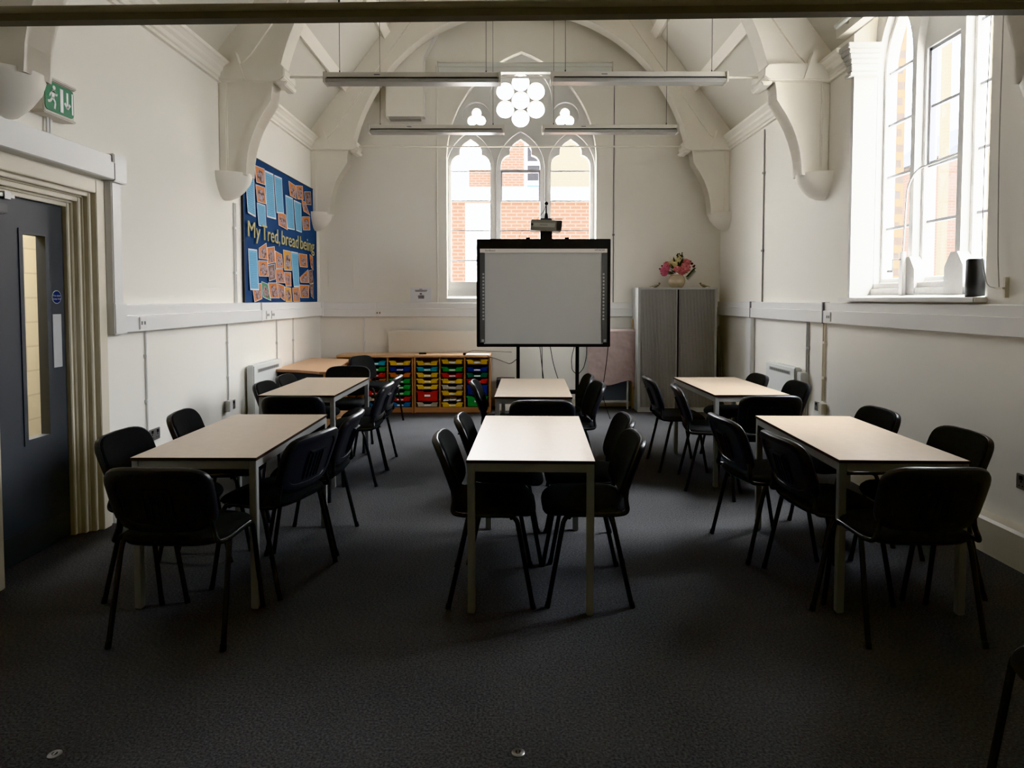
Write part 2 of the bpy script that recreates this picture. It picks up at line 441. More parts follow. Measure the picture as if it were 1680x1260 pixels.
# roof purlins (two on each slope)
sl = (ZA-ZP)/(XR-XC)
def purlin(xc, side):
    a = math.atan(sl); s = side
    z = ZA-sl*abs(xc-XC)
    dx, dz = math.cos(a), -math.sin(a)     # down the slope, outward
    nx, nz = -math.sin(a), -math.cos(a)    # inward normal
    P = [(-.06,0),(.06,0),(.06,.075),(-.06,.075)]
    return [(xc+s*(p*dx+q*nx), z+p*dz+q*nz) for p, q in P]
for i, (dxc, s) in enumerate(((-2.32,-1),(2.32,1),(-1.80,-1),(1.80,1),(-1.0,-1),(1.0,1))):
    struct('trim_%d' % (4+i), MB().prism(purlin(XC+dxc, s), 'y', YF, YB), M['truss'])
# skirtings
struct('baseboard_right', MB().prism([(XR,0),(XR-.10,0),(XR-.10,.195),(XR-.085,.21),(XR,.215)], 'y', YF, 8.6), M['cream'])
struct('baseboard_left', MB().box(XL, XL+.02, 4.36, YB, 0, .10), M['trimw'])
struct('baseboard_back', MB().box(XL, XR, YB-.02, YB, 0, .10), M['cream'])

# ------------------------------------------------------------------ roof trusses
def truss(num, y0):
    t = struct('trim_%d' % num, loc=(XC, y0, 0))
    y1 = y0+.17; H = 2.77
    for s in (-1, 1):
        X = lambda a: XC+s*a
        # arched rib below the principal rafter
        rib = [(2.21, 3.60)]+[(2.27*math.sin(b), 3.05+2.27*math.cos(b)) for b in [1.33-1.33*i/22 for i in range(23)]]
        pl = rib+[(0,5.80),(1.19,5.80),(H,ZP),(H,3.60)]
        obj('arch_rib', MB().prism([(X(a), z) for a, z in pl], 'y', y0, y1), M['truss'], t, world=True)
        # rafter face standing a little proud
        rf = [(H,ZP),(1.0,ZP+sl*(H-1.0)),(.78,ZP+sl*(H-1.0)),(H-.30,ZP-.02),(H-.2,3.60),(H,3.60)]
        obj('rafter', MB().prism([(X(a), z) for a, z in rf], 'y', y0-.025, y1+.02), M['truss'], t, world=True)
        # moulded rim following the arch
        pts = [(2.27*math.sin(b), 3.05+2.27*math.cos(b)) for b in [1.325-1.325*i/30 for i in range(31)]]
        inn = [(XC+s*a, z) for a, z in pts]; out = [(XC+s*(a*2.33/2.27), 3.05+(z-3.05)*2.33/2.27) for a, z in pts]
        obj('rim_moulding', MB().prism(inn+out[::-1], 'y', y0-.018, y1+.018), M['truss'], t, world=True)
        # hammer beam with stopped end
        hb = MB().prism([(X(a), z) for a, z in [(H,3.455),(2.20,3.455),(2.15,3.49),(2.15,3.56),(2.19,3.605),(H,3.605)]], 'y', y0-.075, y1+.075)
        obj('hammer_beam', hb, M['truss'], t, world=True, bevel=.008)
        obj('beam_end_block', MB().prism([(X(2.24),3.455),(X(2.13),3.455),(X(2.15),3.42),(X(2.22),3.42)], 'y', y0-.05, y1+.05), M['truss'], t, world=True, bevel=.006)
        st = MB().prism([(X(2.58), 3.70), (X(2.62), 3.70), (X(2.55), 3.46), (X(2.50), 3.46)], 'y', y0-.09, y1+.09)
        obj('strap', st, M['truss'], t, world=True)
        # wall post and curved brace
        cv = [(2.27,3.455),(2.285,3.38),(2.29,3.30),(2.33,3.235),(2.38,3.16),(2.43,3.07),(2.47,2.97),(2.50,2.87),(2.52,2.76),(2.53,2.62)]
        obj('curved_brace', MB().prism([(X(a), z) for a, z in [(H,3.455)]+cv+[(H,2.62)]], 'y', y0, y1), M['truss'], t, world=True)
        rimo = [(a+.05, z) for a, z in cv]
        obj('brace_rim', MB().prism([(X(a), z) for a, z in cv+rimo[::-1]], 'y', y0-.016, y1+.016), M['truss'], t, world=True)
        obj('wall_post', MB().box(X(H-.075), X(H), y0-.02, y1+.02, 2.62, 3.455), M['truss'], t, world=True, bevel=.01)
        # carved bowl corbel
        prof = [(.001,2.405),(.06,2.41),(.12,2.435),(.18,2.49),(.230,2.56),(.248,2.62),(.248,2.645),(.001,2.65)]
        a0, a1 = (PI/2, 3*PI/2) if s > 0 else (-PI/2, PI/2)
        cbm = MB().lathe(prof, (X(H), 0, 0), 20, a0, a1); cbm.v = [(p, q*.80+(y0+y1)/2, r) for p, q, r in cbm.v]
        obj('corbel', cbm, M['truss'], t, world=True, smooth=True)
    obj('tie_rod', MB().tube([(XC-2.16, y0+.085, 3.53), (XC+2.16, y0+.085, 3.53)], .011), M['truss'], t, world=True, smooth=True)
    return t
truss(10, 3.35); truss(11, 6.10); truss(12, 8.86)

# ------------------------------------------------------------------ back window (window_1)
w1 = struct('window_1', loc=(.12, YB+.13, BZ))
CX = [-.58, .12, .82]; RZ = 4.265
outer = [(.13-1.1,BZ-.02),(.13+1.1,BZ-.02)]+pointed(.13, 1.1, 3.42, 1.52, 14)
def Lo(w, zb, zs, h): return [lancet(c, w, zb, zs, h) for c in CX]
plA = [outer]+Lo(.335, 1.62, 3.30, .52)+[circ(.12, RZ, .43), circ(-.495, 4.03, .19), circ(.74, 4.03, .19)]
obj('tracery', MB().plate(plA, 'y', YB+.10, YB+.17), M['stone'], w1, world=True)
plB = [outer]+[cusped(c, .275, 1.74, 3.345) for c in CX]+[circ(.12, RZ, .123, 28)]+[circ(.12+.248*math.cos(PI/2+k*PI/3), RZ+.248*math.sin(PI/2+k*PI/3), .121, 28) for k in range(6)]+[foil(-.495, 4.02, 3, .07, .067), foil(.74, 4.02, 3, .07, .067)]
obj('inner_tracery', MB().plate(plB, 'y', YB+.17, YB+.27), M['stone'], w1, world=True)
hub = MB()
ringp = [(.12+.139*math.cos(2*PI*i/32), YB+.22, RZ+.139*math.sin(2*PI*i/32)) for i in range(33)]
hub.tube(ringp, .005, 6, caps=False)
hub.tube([(.12-.38, YB+.22, RZ), (.12+.38, YB+.22, RZ)], .005, 6)
obj('rose_lead', hub, M['frame'], w1, world=True)
for c in CX:
    for z in (3.29, 2.875, 2.457, 2.04):
        if abs(c-.12) < .01 and z > 3.2: continue
        obj('glazing_bar', MB().box(c-.275, c+.275, YB+.20, YB+.225, z-.009, z+.009), M['frame'], w1, world=True)
cs = MB().box(.12-.275, .12+.275, YB+.19, YB+.24, 3.27, 3.31).box(.12-.275, .12-.255, YB+.19, YB+.24, 2.875, 3.29).box(.12+.255, .12+.275, YB+.19, YB+.24, 2.875, 3.29)
obj('casement_frame', cs, M['frame'], w1, world=True)
for c in CX:
    obj('pane', MB().add([(c-.28,YB+.23,1.72),(c+.28,YB+.23,1.72),(c+.28,YB+.23,3.76),(c-.28,YB+.23,3.76)], [(0,1,2,3)]), M['glass'], w1, world=True)
for cx, cz, r in ((.12, RZ, .40), (-.495, 4.03, .16), (.74, 4.03, .16)):
    obj('pane', MB().add([(x, YB+.23, z) for x, z in circ(cx, cz, r, 24)], [tuple(range(24))]), M['glass'], w1, world=True)
obj('window_sill', MB().prism([(YB-.02,BZ-.03),(YB+.10,BZ-.03),(YB+.10,BZ+.045),(YB+.03,BZ+.01),(YB-.02,BZ+.005)], 'x', -.92, 1.18), M['trimw'], w1, world=True)
# slim hood line of the main arch on the gable wall
hi = pointed(.13, 1.03, 3.42, 1.45, 16); ho = pointed(.13, 1.06, 3.42, 1.49, 16)
obj('hood_mould', MB().prism(hi+ho[::-1], 'y', YB-.012, YB), M['wall'], w1, world=True)

# ------------------------------------------------------------------ right window (window_2)
def side_window(wn, WYC):
    WY0, WY1 = WYC-WHW, WYC+WHW
    w2 = struct('window_%d' % wn, loc=(XR+.2, WYC, WSZ))
    LY = [WYC+.545, WYC, WYC-.545]
    oW = [(WY0-.05,WSZ-.02),(WY1+.05,WSZ-.02)]+pointed(WYC, WHW+.05, 3.60, 1.33)
    holes = [lancet(y, .215, 1.66, 3.36, .47) for y in (LY[0], LY[2])]+[[(LY[1]-.215,1.66),(LY[1]+.215,1.66),(LY[1]+.215,3.38),(LY[1]-.215,3.38)], circ(WYC, 4.18, .26)]
    big = [lancet(y, .245, 1.62, 3.36, .54) for y in LY]+[circ(WYC, 4.25, .28)]
    obj('tracery', MB().plate([oW]+big, 'x', XR+.19, XR+.25), M['stone'], w2, world=True)
    obj('inner_tracery', MB().plate([oW]+holes, 'x', XR+.25, XR+.34), M['stone'], w2, world=True)
    for y in (LY[0]-.2725, LY[1]-.2725):
        obj('mullion_base', MB().prism([(y-.10,WSZ-.0),(y+.10,WSZ-.0),(y+.10,1.72),(y+.035,1.82),(y-.035,1.82),(y-.10,1.72)], 'x', XR+.165, XR+.25), M['stone'], w2, world=True)
    for k, y in enumerate(LY):
        for z in (3.37, 2.94, 2.51, 2.08):
            if k == 1 and z > 3.2: continue
            hh = .022 if (k == 1 and abs(z-2.51) < .01) else .011
            obj('glazing_bar', MB().box(XR+.275, XR+.305, y-.215, y+.215, z-hh, z+hh), M['frame'], w2, world=True)
        ex = .16 if k != 1 else .0
        zt = 3.86 if k != 1 else 3.38
        obj('pane', MB().add([(XR+.29,y-.22,1.65),(XR+.29,y+.22,1.65),(XR+.29,y+.22,zt),(XR+.29,y-.22,zt)], [(0,1,2,3)]), M['glass'], w2, world=True)
    obj('pane', MB().add([(XR+.29, y, z) for y, z in circ(WYC, 4.18, .28, 24)], [tuple(range(24))]), M['glass'], w2, world=True)
    obj('casement_frame', MB().box(XR+.27, XR+.31, LY[1]-.215, LY[1]-.19, 2.51, 3.38).box(XR+.27, XR+.31, LY[1]+.19, LY[1]+.215, 2.51, 3.38).box(XR+.27, XR+.31, LY[1]-.215, LY[1]+.215, 3.355, 3.38), M['frame'], w2, world=True)
    # sloping stone inside the glass and the painted sill board
    obj('sloped_sill', MB().prism([(XR+.02,WSZ),(XR+.20,WSZ),(XR+.33,WSZ),(XR+.33,1.67),(XR+.27,1.655),(XR+.20,1.585),(XR+.17,1.575),(XR+.17,WSZ+.02)], 'y', WY0, WY1), M['stone'], w2, world=True)
    obj('window_sill', MB().box(XR-.085, XR+.17, WY0-.02, WY1+.02, 1.472, WSZ), M['trimw'], w2, world=True, bevel=.006)
    # pilaster with moulded capital at the far jamb
    cp = MB().prism([(WY1-.03,WSZ),(WY1+.012,WSZ),(WY1+.012,3.36),(WY1-.03,3.36)], 'x', XR-.006, XR+.195)
    cap = MB()
    for z0, z1, g in ((3.36,3.385,.035),(3.385,3.40,.015),(3.40,3.46,.02),(3.46,3.50,.03),(3.50,3.54,.045),(3.54,3.575,.06),(3.575,3.62,.075)):
        cap.box(XR-.02-g, XR+.19, WY1-.03-g, WY1+.012+g*.8, z0, z1)
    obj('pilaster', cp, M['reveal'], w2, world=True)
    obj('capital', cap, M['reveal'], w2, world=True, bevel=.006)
for wi, c in enumerate(BAYS): side_window(2+wi, c)
WYC = BAYS[0]

# ------------------------------------------------------------------ door in the left wall (door_1)
d1 = struct('door_1', loc=(XL-.15, 3.76, 0))
DX = XL-.13
leaf = MB().plate([[(DY0-.35,.006),(4.135,.006),(4.135,2.065),(DY0-.35,2.065)], [(3.775,.665),(3.985,.665),(3.985,1.88),(3.775,1.88)]], 'x', DX-.045, DX)
obj('door_leaf', leaf, M['door'], d1, world=True)
vf = MB().plate([[(3.76,.65),(4.0,.65),(4.0,1.895),(3.76,1.895)], [(3.79,.68),(3.97,.68),(3.97,1.865),(3.79,1.865)]], 'x', DX-.05, DX+.006)
obj('vision_frame', vf, M['door'], d1, world=True)
obj('vision_panel', MB().add([(DX-.03,3.785,.675),(DX-.03,3.975,.675),(DX-.03,3.975,1.87),(DX-.03,3.785,1.87)], [(0,1,2,3)]), M['glass'], d1, world=True, label='narrow clear vision panel')
obj('kick_plate', MB().box(DX, DX+.003, DY0-.33, 4.125, .02, .17), M['kick'], d1, world=True, label='grey metal kick plate')
obj('push_plate', MB().box(DX, DX+.003, 4.022, 4.098, 1.075, 1.40), M['plate'], d1, world=True, bevel=.001, label='plain pale push plate')
ds = MB(); ds.tube([(DX, 4.062, 1.505), (DX+.003, 4.062, 1.505)], .040, 32)
sg = obj('door_sign', ds, M['white'], d1, world=True, label='round blue fire door sign')
obj('sign_face', MB().tube([(DX+.003, 4.062, 1.505), (DX+.004, 4.062, 1.505)], .037, 32), M['navy'], sg, world=True)
tx = MB()
for s, z in (('Fire door', 1.513), ('keep shut', 1.494)):
    tx.text(s, .017, lambda x, y, q, z=z: (DX+.0046, 4.062+x, z+y))
obj('sign_text', tx, M['white'], sg, world=True)
cl = MB().box(DX, DX+.05, 3.30, 3.63, 1.955, 2.01)
cb = obj('door_closer', cl, M['kick'], d1, world=True, bevel=.006, label='metal overhead door closer')
obj('closer_arm', MB().box(DX+.02, DX+.05, 3.34, 3.68, 2.045, 2.065).box(DX+.015, DX+.055, 3.60, 3.645, 2.035, 2.075), M['steel'], cb, world=True)
obj('closer_spindle', MB().tube([(DX+.03,3.45,2.0),(DX+.03,3.45,2.05)], .014, 12), M['steel'], cb, world=True, smooth=True)
# moulded architrave stepping out from the leaf to the wall face
steps = [(4.135,4.16,XL-.10),(4.16,4.172,XL-.085),(4.172,4.20,XL-.055),(4.20,4.208,XL-.04),(4.208,4.235,XL-.012),(4.235,4.32,XL+.022)]
ar = MB()
for a, b, x in steps:
    g = a-4.135; g2 = b-4.135
    xin = XL-.18
    ar.box(xin, x, a, b, 0, 2.065+g2)
    ar.box(xin, x, 3.2, a+.0005, 2.065+g, 2.065+g2)
obj('architrave', ar, M['cream'], d1, world=True, bevel=.004)
na = MB().box(XL-.18, XL+.05, 3.19, DY0, 0, 2.25)
obj('jamb_post', na, M['cream'], d1, world=True, bevel=.006)
# passage behind the door, seen through the vision panel
struct('wall_passage', MB().box(-4.35, -4.25, 1.0, 8.0, -.1, 2.9), M['block'])
struct('ceiling_passage', MB().box(-4.35, XL-.3, 1.0, 8.0, 2.9, 3.0).box(-4.35, XL-.3, .9, 1.0, -.1, 3.0).box(-4.35, XL-.3, 8.0, 8.1, -.1, 3.0), M['ceil'])
struct('floor_passage', MB().box(-4.35, XL-.3, .9, 8.1, -.1, 0), M['carpet'])

# ------------------------------------------------------------------ dado trunking
def trunk_prof(z0=1.265, z1=1.457):
    return [(0,z0),(.052,z0),(.058,z0+.006),(.058,z0+.112),(.046,z0+.116),(.046,z1-.006),(.040,z1),(0,z1)]
tl = thing('cable_trunking', 'white dado trunking along left wall, rising over the grey door', 'trunking', (XL, 6.8, 1.265))
obj('dado_run', MB().prism([(XL+a, z) for a, z in trunk_prof()], 'y', 4.47, YB), M['upvc'], tl, world=True)
obj('door_head_run', MB().prism([(XL+a*1.5, z) for a, z in trunk_prof(2.262, 2.425)], 'y', 2.4, 4.345), M['upvc'], tl, world=True)
obj('corner_cover', MB().box(XL, XL+.084, 4.33, 4.475, 2.255, 2.435), M['upvc'], tl, world=True, bevel=.006)
obj('joint_clip', MB().prism([(XL+a*1.53, z) for a, z in trunk_prof(2.260, 2.427)], 'y', 4.326, 4.3305), M['ink'], tl, world=True, label='dark joint line')
obj('drop_run', MB().prism([(4.345,0+XL),(4.345,XL+.05),(4.39,XL+.055),(4.46,XL+.05),(4.46,XL)], 'z', 1.45, 2.262) if False else MB().box(XL, XL+.052, 4.35, 4.455, 1.45, 2.26), M['upvc'], tl, world=True, bevel=.006)
obj('corner_cover', MB().box(XL, XL+.064, 4.335, 4.475, 1.26, 1.465), M['upvc'], tl, world=True, bevel=.006)
obj('corner_cover', MB().box(XL, XL+.066, YB-.13, YB-.0, 1.258, 1.463), M['upvc'], tl, world=True, bevel=.006)
for y in (6.9,):
    obj('joint_cover', MB().box(XL, XL+.061, y-.008, y+.008, 1.262, 1.46), M['upvc'], tl, world=True)
tb = thing('cable_trunking', 'white dado trunking along back wall below arched window', 'trunking', (.1, YB, 1.255))
obj('dado_run', MB().prism([(YB-a, z) for a, z in trunk_prof(1.25, 1.445)], 'x', XL+.07, XR-.06), M['upvc'], tb, world=True)
obj('joint_cover', MB().box(-1.9, -1.884, YB-.061, YB, 1.247, 1.448), M['upvc'], tb, world=True)
tr = thing('cable_trunking', 'white dado trunking along right wall under the window sill', 'trunking', (XR, 6.0, 1.265))
obj('dado_run', MB().prism([(XR-a, z) for a, z in trunk_prof(1.275, 1.462)], 'y', YF+.5, YB-.07), M['upvc'], tr, world=True)
for y in (7.86, 6.02):
    obj('joint_cover', MB().box(XR-.061, XR, y-.01, y+.01, 1.272, 1.465), M['greyink'], tr, world=True)
obj('drop_run', MB().box(XR-.05, XR, 7.85, 7.99, .02, 1.275), M['upvc'], tr, world=True, bevel=.005)

tl.location.x += .0015; tb.location.y -= .0015; tr.location.x -= .0015
# data outlets on the trunking
def outlet(p, face, label, double=False):
    o = thing('data_outlet', label, 'socket', p, {'L': -PI/2, 'R': PI/2, 'B': PI}[face], 'white outlets on the dado trunking')
    obj('faceplate', MB().box(-.043, .043, 0, .010, -.043, .043), M['trimw'], o, bevel=.003)
    for dx in (-.018, .018):
        obj('port', MB().box(dx-.009, dx+.009, .010, .0115, -.012, .012), M['greyink'], o)
outlet((XL+.058, 4.66, 1.325), 'L', 'white outlet on left trunking nearest the grey door')
outlet((XL+.058, 7.05, 1.325), 'L', 'white outlet on left trunking below the blue pinboard, nearer one')
outlet((XL+.058, 7.20, 1.325), 'L', 'white outlet on left trunking below the blue pinboard, farther one')
outlet((-1.86+.02, YB-.058, 1.305), 'B', 'white outlet on the back trunking left of the arched window')
outlet((XR-.058, 5.90, 1.335), 'R', 'white outlet on right trunking just beyond the window sill')

# conduits and sockets
def conduit(x, y, z0, z1, face, label, cat='conduit', mtl='upvc', r=.0075, two=False):
    o = thing('conduit', label, cat, (x, y, z0), 0, 'surface conduits on the walls')
    ox, oy = {'L': (.009,0), 'R': (-.009,0), 'B': (0,-.009)}[face]
    m = MB().tube([(ox, oy, 0), (ox, oy, z1-z0)], r)
    if two:
        d = (0,.035) if face != 'B' else (.035,0)
        m.tube([(ox+d[0], oy+d[1], 0), (ox+d[0], oy+d[1], z1-z0)], r)
    obj('pipe', m, M[mtl], o, smooth=True)
    h = z1-z0
    for t in (.3, .75):
        obj('saddle_clip', MB().box(ox-.014, ox+.014, oy-.02, oy+.02, h*t-.012, h*t+.012), M[mtl], o, bevel=.003)
conduit(XL, 4.79, .53, 1.265, 'L', 'white conduit from left trunking down to socket nearest the door')
conduit(XL, 6.17, .55, 1.265, 'L', 'white conduit down to the left wall socket beside the heater')
conduit(XL, 7.47, .2, 1.265, 'L', 'white conduit on the left wall just beyond the wall heater')
conduit(XL, 8.03, .2, 1.265, 'L', 'white conduit on left wall nearest the back corner')
conduit(-2.05, YB, .75, 1.25, 'B', 'short white conduit below back trunking behind the desk chair')
conduit(XR, 6.41, .25, 1.275, 'R', 'twin grey conduit on right wall beside the heater', mtl='cabl', two=True)
conduit(XR, 6.07, .55, 1.275, 'R', 'cream twin conduit down to right wall socket beyond front table', mtl='cream', two=True)
conduit(XR, 7.62, 1.46, 3.42, 'R', 'thin dark conduit climbing the right wall from trunking to cornice', mtl='lampg', r=.008)
conduit(-1.03, YB, 1.45, 4.68, 'B', 'pale conduit climbing back wall left of the arched window', mtl='wall', r=.012)
conduit(1.40, YB, 1.45, 4.55, 'B', 'thin dark conduit climbing back wall right of the arched window', mtl='greyink', r=.006)
conduit(XL, 6.36, 1.458, 2.41, 'L', 'pair of white conduits on left wall between corbel and trunking', two=True)
def socket(p, face, label):
    o = thing('power_socket', label, 'socket', p, {'L': -PI/2, 'R': PI/2}[face], 'metal double sockets low on the side walls')
    obj('faceplate', MB().box(-.073, .073, 0, .012, -.043, .043), M['socket'], o, bevel=.003)
    for dx in (-.036, .036):
        obj('rocker', MB().box(dx-.010, dx+.010, .012, .016, .012, .034), M['black'], o)
        obj('pin_holes', MB().box(dx-.005, dx+.005, .012, .0125, -.004, .006).box(dx-.016, dx-.008, .012, .0125, -.026, -.02).box(dx+.008, dx+.016, .012, .0125, -.026, -.02), M['black'], o)
socket((XL, 4.88, .49), 'L', 'metal double socket on left wall nearest the grey door')
socket((XL, 6.24, .49), 'L', 'metal double socket on left wall beside the wall heater')
socket((XR, 6.18, .485), 'R', 'metal double socket on right wall near the twin conduit')
socket((XR, 3.66, .463), 'R', 'metal double socket on right wall above cream skirting, cut by frame edge')
for x, y, z, lab in ((XL, 6.13, .50, 'small white junction box beside the left wall socket'), (XR, 6.06, .485, 'small cream junction box beside the right wall socket')):
    s = 1 if x == XL else -1
    tag(obj('junction_box', MB().box(x, x+s*.05, y-.035, y+.035, z-.05, z+.05), M['upvc' if s > 0 else 'cream'], bevel=.004), lab, 'box')

# ------------------------------------------------------------------ exit sign
ex = thing('exit_sign', 'green and white emergency exit sign on left wall above the door', 'sign', (XL, 3.84, 2.63))
obj('housing', MB().box(0, .075, -.135, .125, -.095, .10).box(-.0, .09, -.14, .13, .085, .105).box(0, .085, -.14, .13, -.105, -.09), M['lampw'], ex, bevel=.006)
def rr(x0, x1, z0, z1, r, n=5):
    P = []
    for cx, cz, a in ((x1-r,z1-r,0),(x0+r,z1-r,PI/2),(x0+r,z0+r,PI),(x1-r,z0+r,3*PI/2)):
        P += [(cx+r*math.cos(a+PI/2*i/n), cz+r*math.sin(a+PI/2*i/n)) for i in range(n+1)]
    return P
fc = obj('sign_face', MB().prism(rr(-.125,.115,-.082,.08,.025), 'x', .075, .079), M['green'], ex)
pg = MB()
def strip2(pts, w):
    for a, b in zip(pts, pts[1:]):
        d = Vector((b[0]-a[0], b[1]-a[1])).normalized(); nx, nz = -d.y*w, d.x*w
        pg.prism([(a[0]+nx,a[1]+nz),(a[0]-nx,a[1]-nz),(b[0]-nx,b[1]-nz),(b[0]+nx,b[1]+nz)], 'x', .079, .0805)
pg.prism(circ(-.052, .052, .012, 12), 'x', .079, .0805)
strip2([(-.056,.036),(-.064,-.008)], .011); strip2([(-.062,-.005),(-.045,-.03),(-.052,-.065)], .007)
strip2([(-.066,-.005),(-.085,-.03),(-.105,-.034)], .007); strip2([(-.056,.032),(-.038,.01),(-.026,.022)], .005); strip2([(-.058,.032),(-.08,.016),(-.09,-.004)], .005)
pg.box(.079, .0805, -.004, .022, -.07, .062)
pg.box(.079, .0805, .094, .108, -.06, .062)
strip2([(.058,.055),(.058,-.03)], .008); strip2([(.034,-.008),(.058,-.036)], .008); strip2([(.082,-.008),(.058,-.036)], .008)
obj('pictogram', pg, M['white'], ex)
obj('cable_conduit', MB().tube([(.02,-.03,-.21),(.02,-.03,-.10)], .008).tube([(.02,-.005,-.21),(.02,-.005,-.10)], .008), M['upvc'], ex, smooth=True)

# ------------------------------------------------------------------ blue pinboard with sheets
pb = thing('pinboard', 'large dark blue pinboard covered in sheets on the left wall', 'notice board', (XL, 7.8, 2.2))
obj('board_panel', MB().box(XL, XL+.02, 6.56, 8.96, 1.458, 2.94), M['board'], pb, world=True)
obj('board_edge', MB().box(XL, XL+.024, 8.96, 8.975, 1.458, 2.945).box(XL, XL+.024, 6.56, 8.975, 2.94, 2.95).box(XL, XL+.024, 6.545, 6.56, 1.458, 2.95), M['darkgrey'], pb, world=True)
pb.location.x += .0015
SH = {'b': mat_sheet('sheet_blue', (.16, .44, .66), (.06, .20, .36), 'text'), 'o': mat_sheet('sheet_orange', (.60, .20, .05), (0,0,0), 'pic'),
      'y': mat_sheet('sheet_amber', (.66, .32, .04), (0,0,0), 'pic'), 'n': mat_sheet('sheet_brown', (.22, .12, .08), (0,0,0), 'pic'),
      'g': mat_sheet('sheet_green', (.10, .30, .16), (0,0,0), 'pic')}
SHEETS = [
('b',[(6.589,2.866),(6.828,2.869),(6.847,2.332),(6.614,2.347)],'long blue text sheet, leftmost of the top row'),
('b',[(6.888,2.492),(7.124,2.493),(7.132,2.256),(6.886,2.249)],'short blue text sheet under two orange pictures in the second column'),
('b',[(7.13,2.868),(7.383,2.874),(7.41,2.377),(7.155,2.373)],'long blue text sheet, second of the top row'),
('b',[(7.402,2.87),(7.649,2.877),(7.678,2.473),(7.423,2.451)],'long blue text sheet, third of the top row'),
('b',[(7.762,2.706),(8.028,2.706),(8.059,2.326),(7.789,2.316)],'blue text sheet, left one of the lower pair at upper right'),
('b',[(8.051,2.691),(8.338,2.69),(8.334,2.323),(8.082,2.324)],'blue text sheet, right one of the lower pair at upper right'),
('o',[(6.85,2.866),(7.122,2.878),(7.114,2.704),(6.862,2.69)],'orange picture at the top of the second column'),
('o',[(6.862,2.671),(7.119,2.682),(7.133,2.507),(6.871,2.496)],'orange picture just below the topmost picture of the second column'),
('o',[(7.879,2.889),(8.14,2.875),(8.133,2.707),(7.894,2.715)],'orange picture at upper right directly above the paired blue sheets'),
('o',[(8.14,2.879),(8.409,2.917),(8.415,2.745),(8.157,2.714)],'orange picture in the top row, second from the right edge'),
('n',[(8.47,2.856),(8.749,2.901),(8.741,2.724),(8.489,2.696)],'dark brown picture in the top right corner'),
('o',[(8.352,2.739),(8.503,2.73),(8.681,2.577),(8.383,2.595)],'crooked orange picture below the dark brown corner picture'),
('o',[(8.368,2.53),(8.694,2.571),(8.687,2.391),(8.361,2.357)],'orange picture at right edge just above the card lettering'),
('o',[(7.504,2.479),(7.763,2.477),(7.777,2.296),(7.508,2.325)],'orange picture below the third long blue sheet'),
('b',[(6.646,2.0),(6.881,2.005),(6.902,1.584),(6.645,1.584)],'long blue text sheet at lower left below the lettering'),
('b',[(7.933,2.064),(8.187,2.066),(8.219,1.646),(7.962,1.637)],'long blue text sheet at lower right below the lettering'),
('o',[(6.929,2.026),(7.144,2.098),(7.155,1.917),(6.907,1.916)],'tilted orange picture next to the lower left blue sheet'),
('o',[(6.897,1.895),(7.165,1.907),(7.157,1.735),(6.899,1.729)],'orange picture below the tilted one beside lower left blue sheet'),
('o',[(7.157,2.05),(7.388,2.079),(7.391,1.902),(7.153,1.868)],'orange picture just under the lettering, third column'),
('n',[(7.162,1.858),(7.38,1.887),(7.383,1.714),(7.165,1.686)],'brown picture in the middle of the lower half'),
('o',[(7.397,2.033),(7.626,2.005),(7.631,1.848),(7.398,1.83)],'orange picture left of the amber sheet under the lettering'),
('y',[(7.654,2.063),(7.921,2.063),(7.923,1.831),(7.651,1.823)],'bright amber picture beside the lower right blue sheet'),
('o',[(7.408,1.827),(7.652,1.842),(7.667,1.677),(7.412,1.678)],'orange picture below and left of the amber sheet'),
('o',[(7.672,1.808),(7.922,1.811),(7.914,1.645),(7.677,1.643)],'orange picture directly below the amber sheet'),
('o',[(8.211,2.06),(8.551,2.067),(8.558,1.9),(8.217,1.892)],'orange picture right of the lower right blue sheet'),
('o',[(8.648,2.082),(8.803,2.05),(8.795,1.868),(8.655,1.905)],'narrow orange picture at right edge below the lettering'),
('o',[(8.249,1.764),(8.598,1.881),(8.605,1.704),(8.234,1.699)],'curling orange picture at lower right, middle height'),
('n',[(8.611,1.865),(8.767,1.884),(8.759,1.703),(8.618,1.692)],'narrow brown picture at the right edge, middle of lower half'),
('o',[(6.739,1.631),(6.977,1.664),(6.988,1.496),(6.749,1.462)],'orange picture, leftmost of the bottom row'),
('g',[(6.978,1.681),(7.164,1.658),(7.224,1.475),(6.989,1.516)],'green picture in the bottom row'),
('o',[(7.175,1.672),(7.443,1.679),(7.489,1.503),(7.226,1.503)],'orange picture right of the green one in the bottom row'),
('o',[(7.453,1.672),(7.68,1.648),(7.682,1.474),(7.499,1.511)],'tilted orange picture left of the bottom amber picture'),
('y',[(7.688,1.64),(7.914,1.629),(7.931,1.462),(7.702,1.462)],'amber picture in the bottom row'),
('o',[(7.95,1.629),(8.206,1.642),(8.214,1.464),(7.955,1.463)],'orange picture right of the bottom amber picture'),
('o',[(8.22,1.674),(8.631,1.675),(8.583,1.509),(8.226,1.509)],'wide orange picture near the right end of the bottom row'),
('n',[(8.646,1.684),(8.803,1.705),(8.794,1.497),(8.639,1.531)],'brown picture at the right end of the bottom row')]
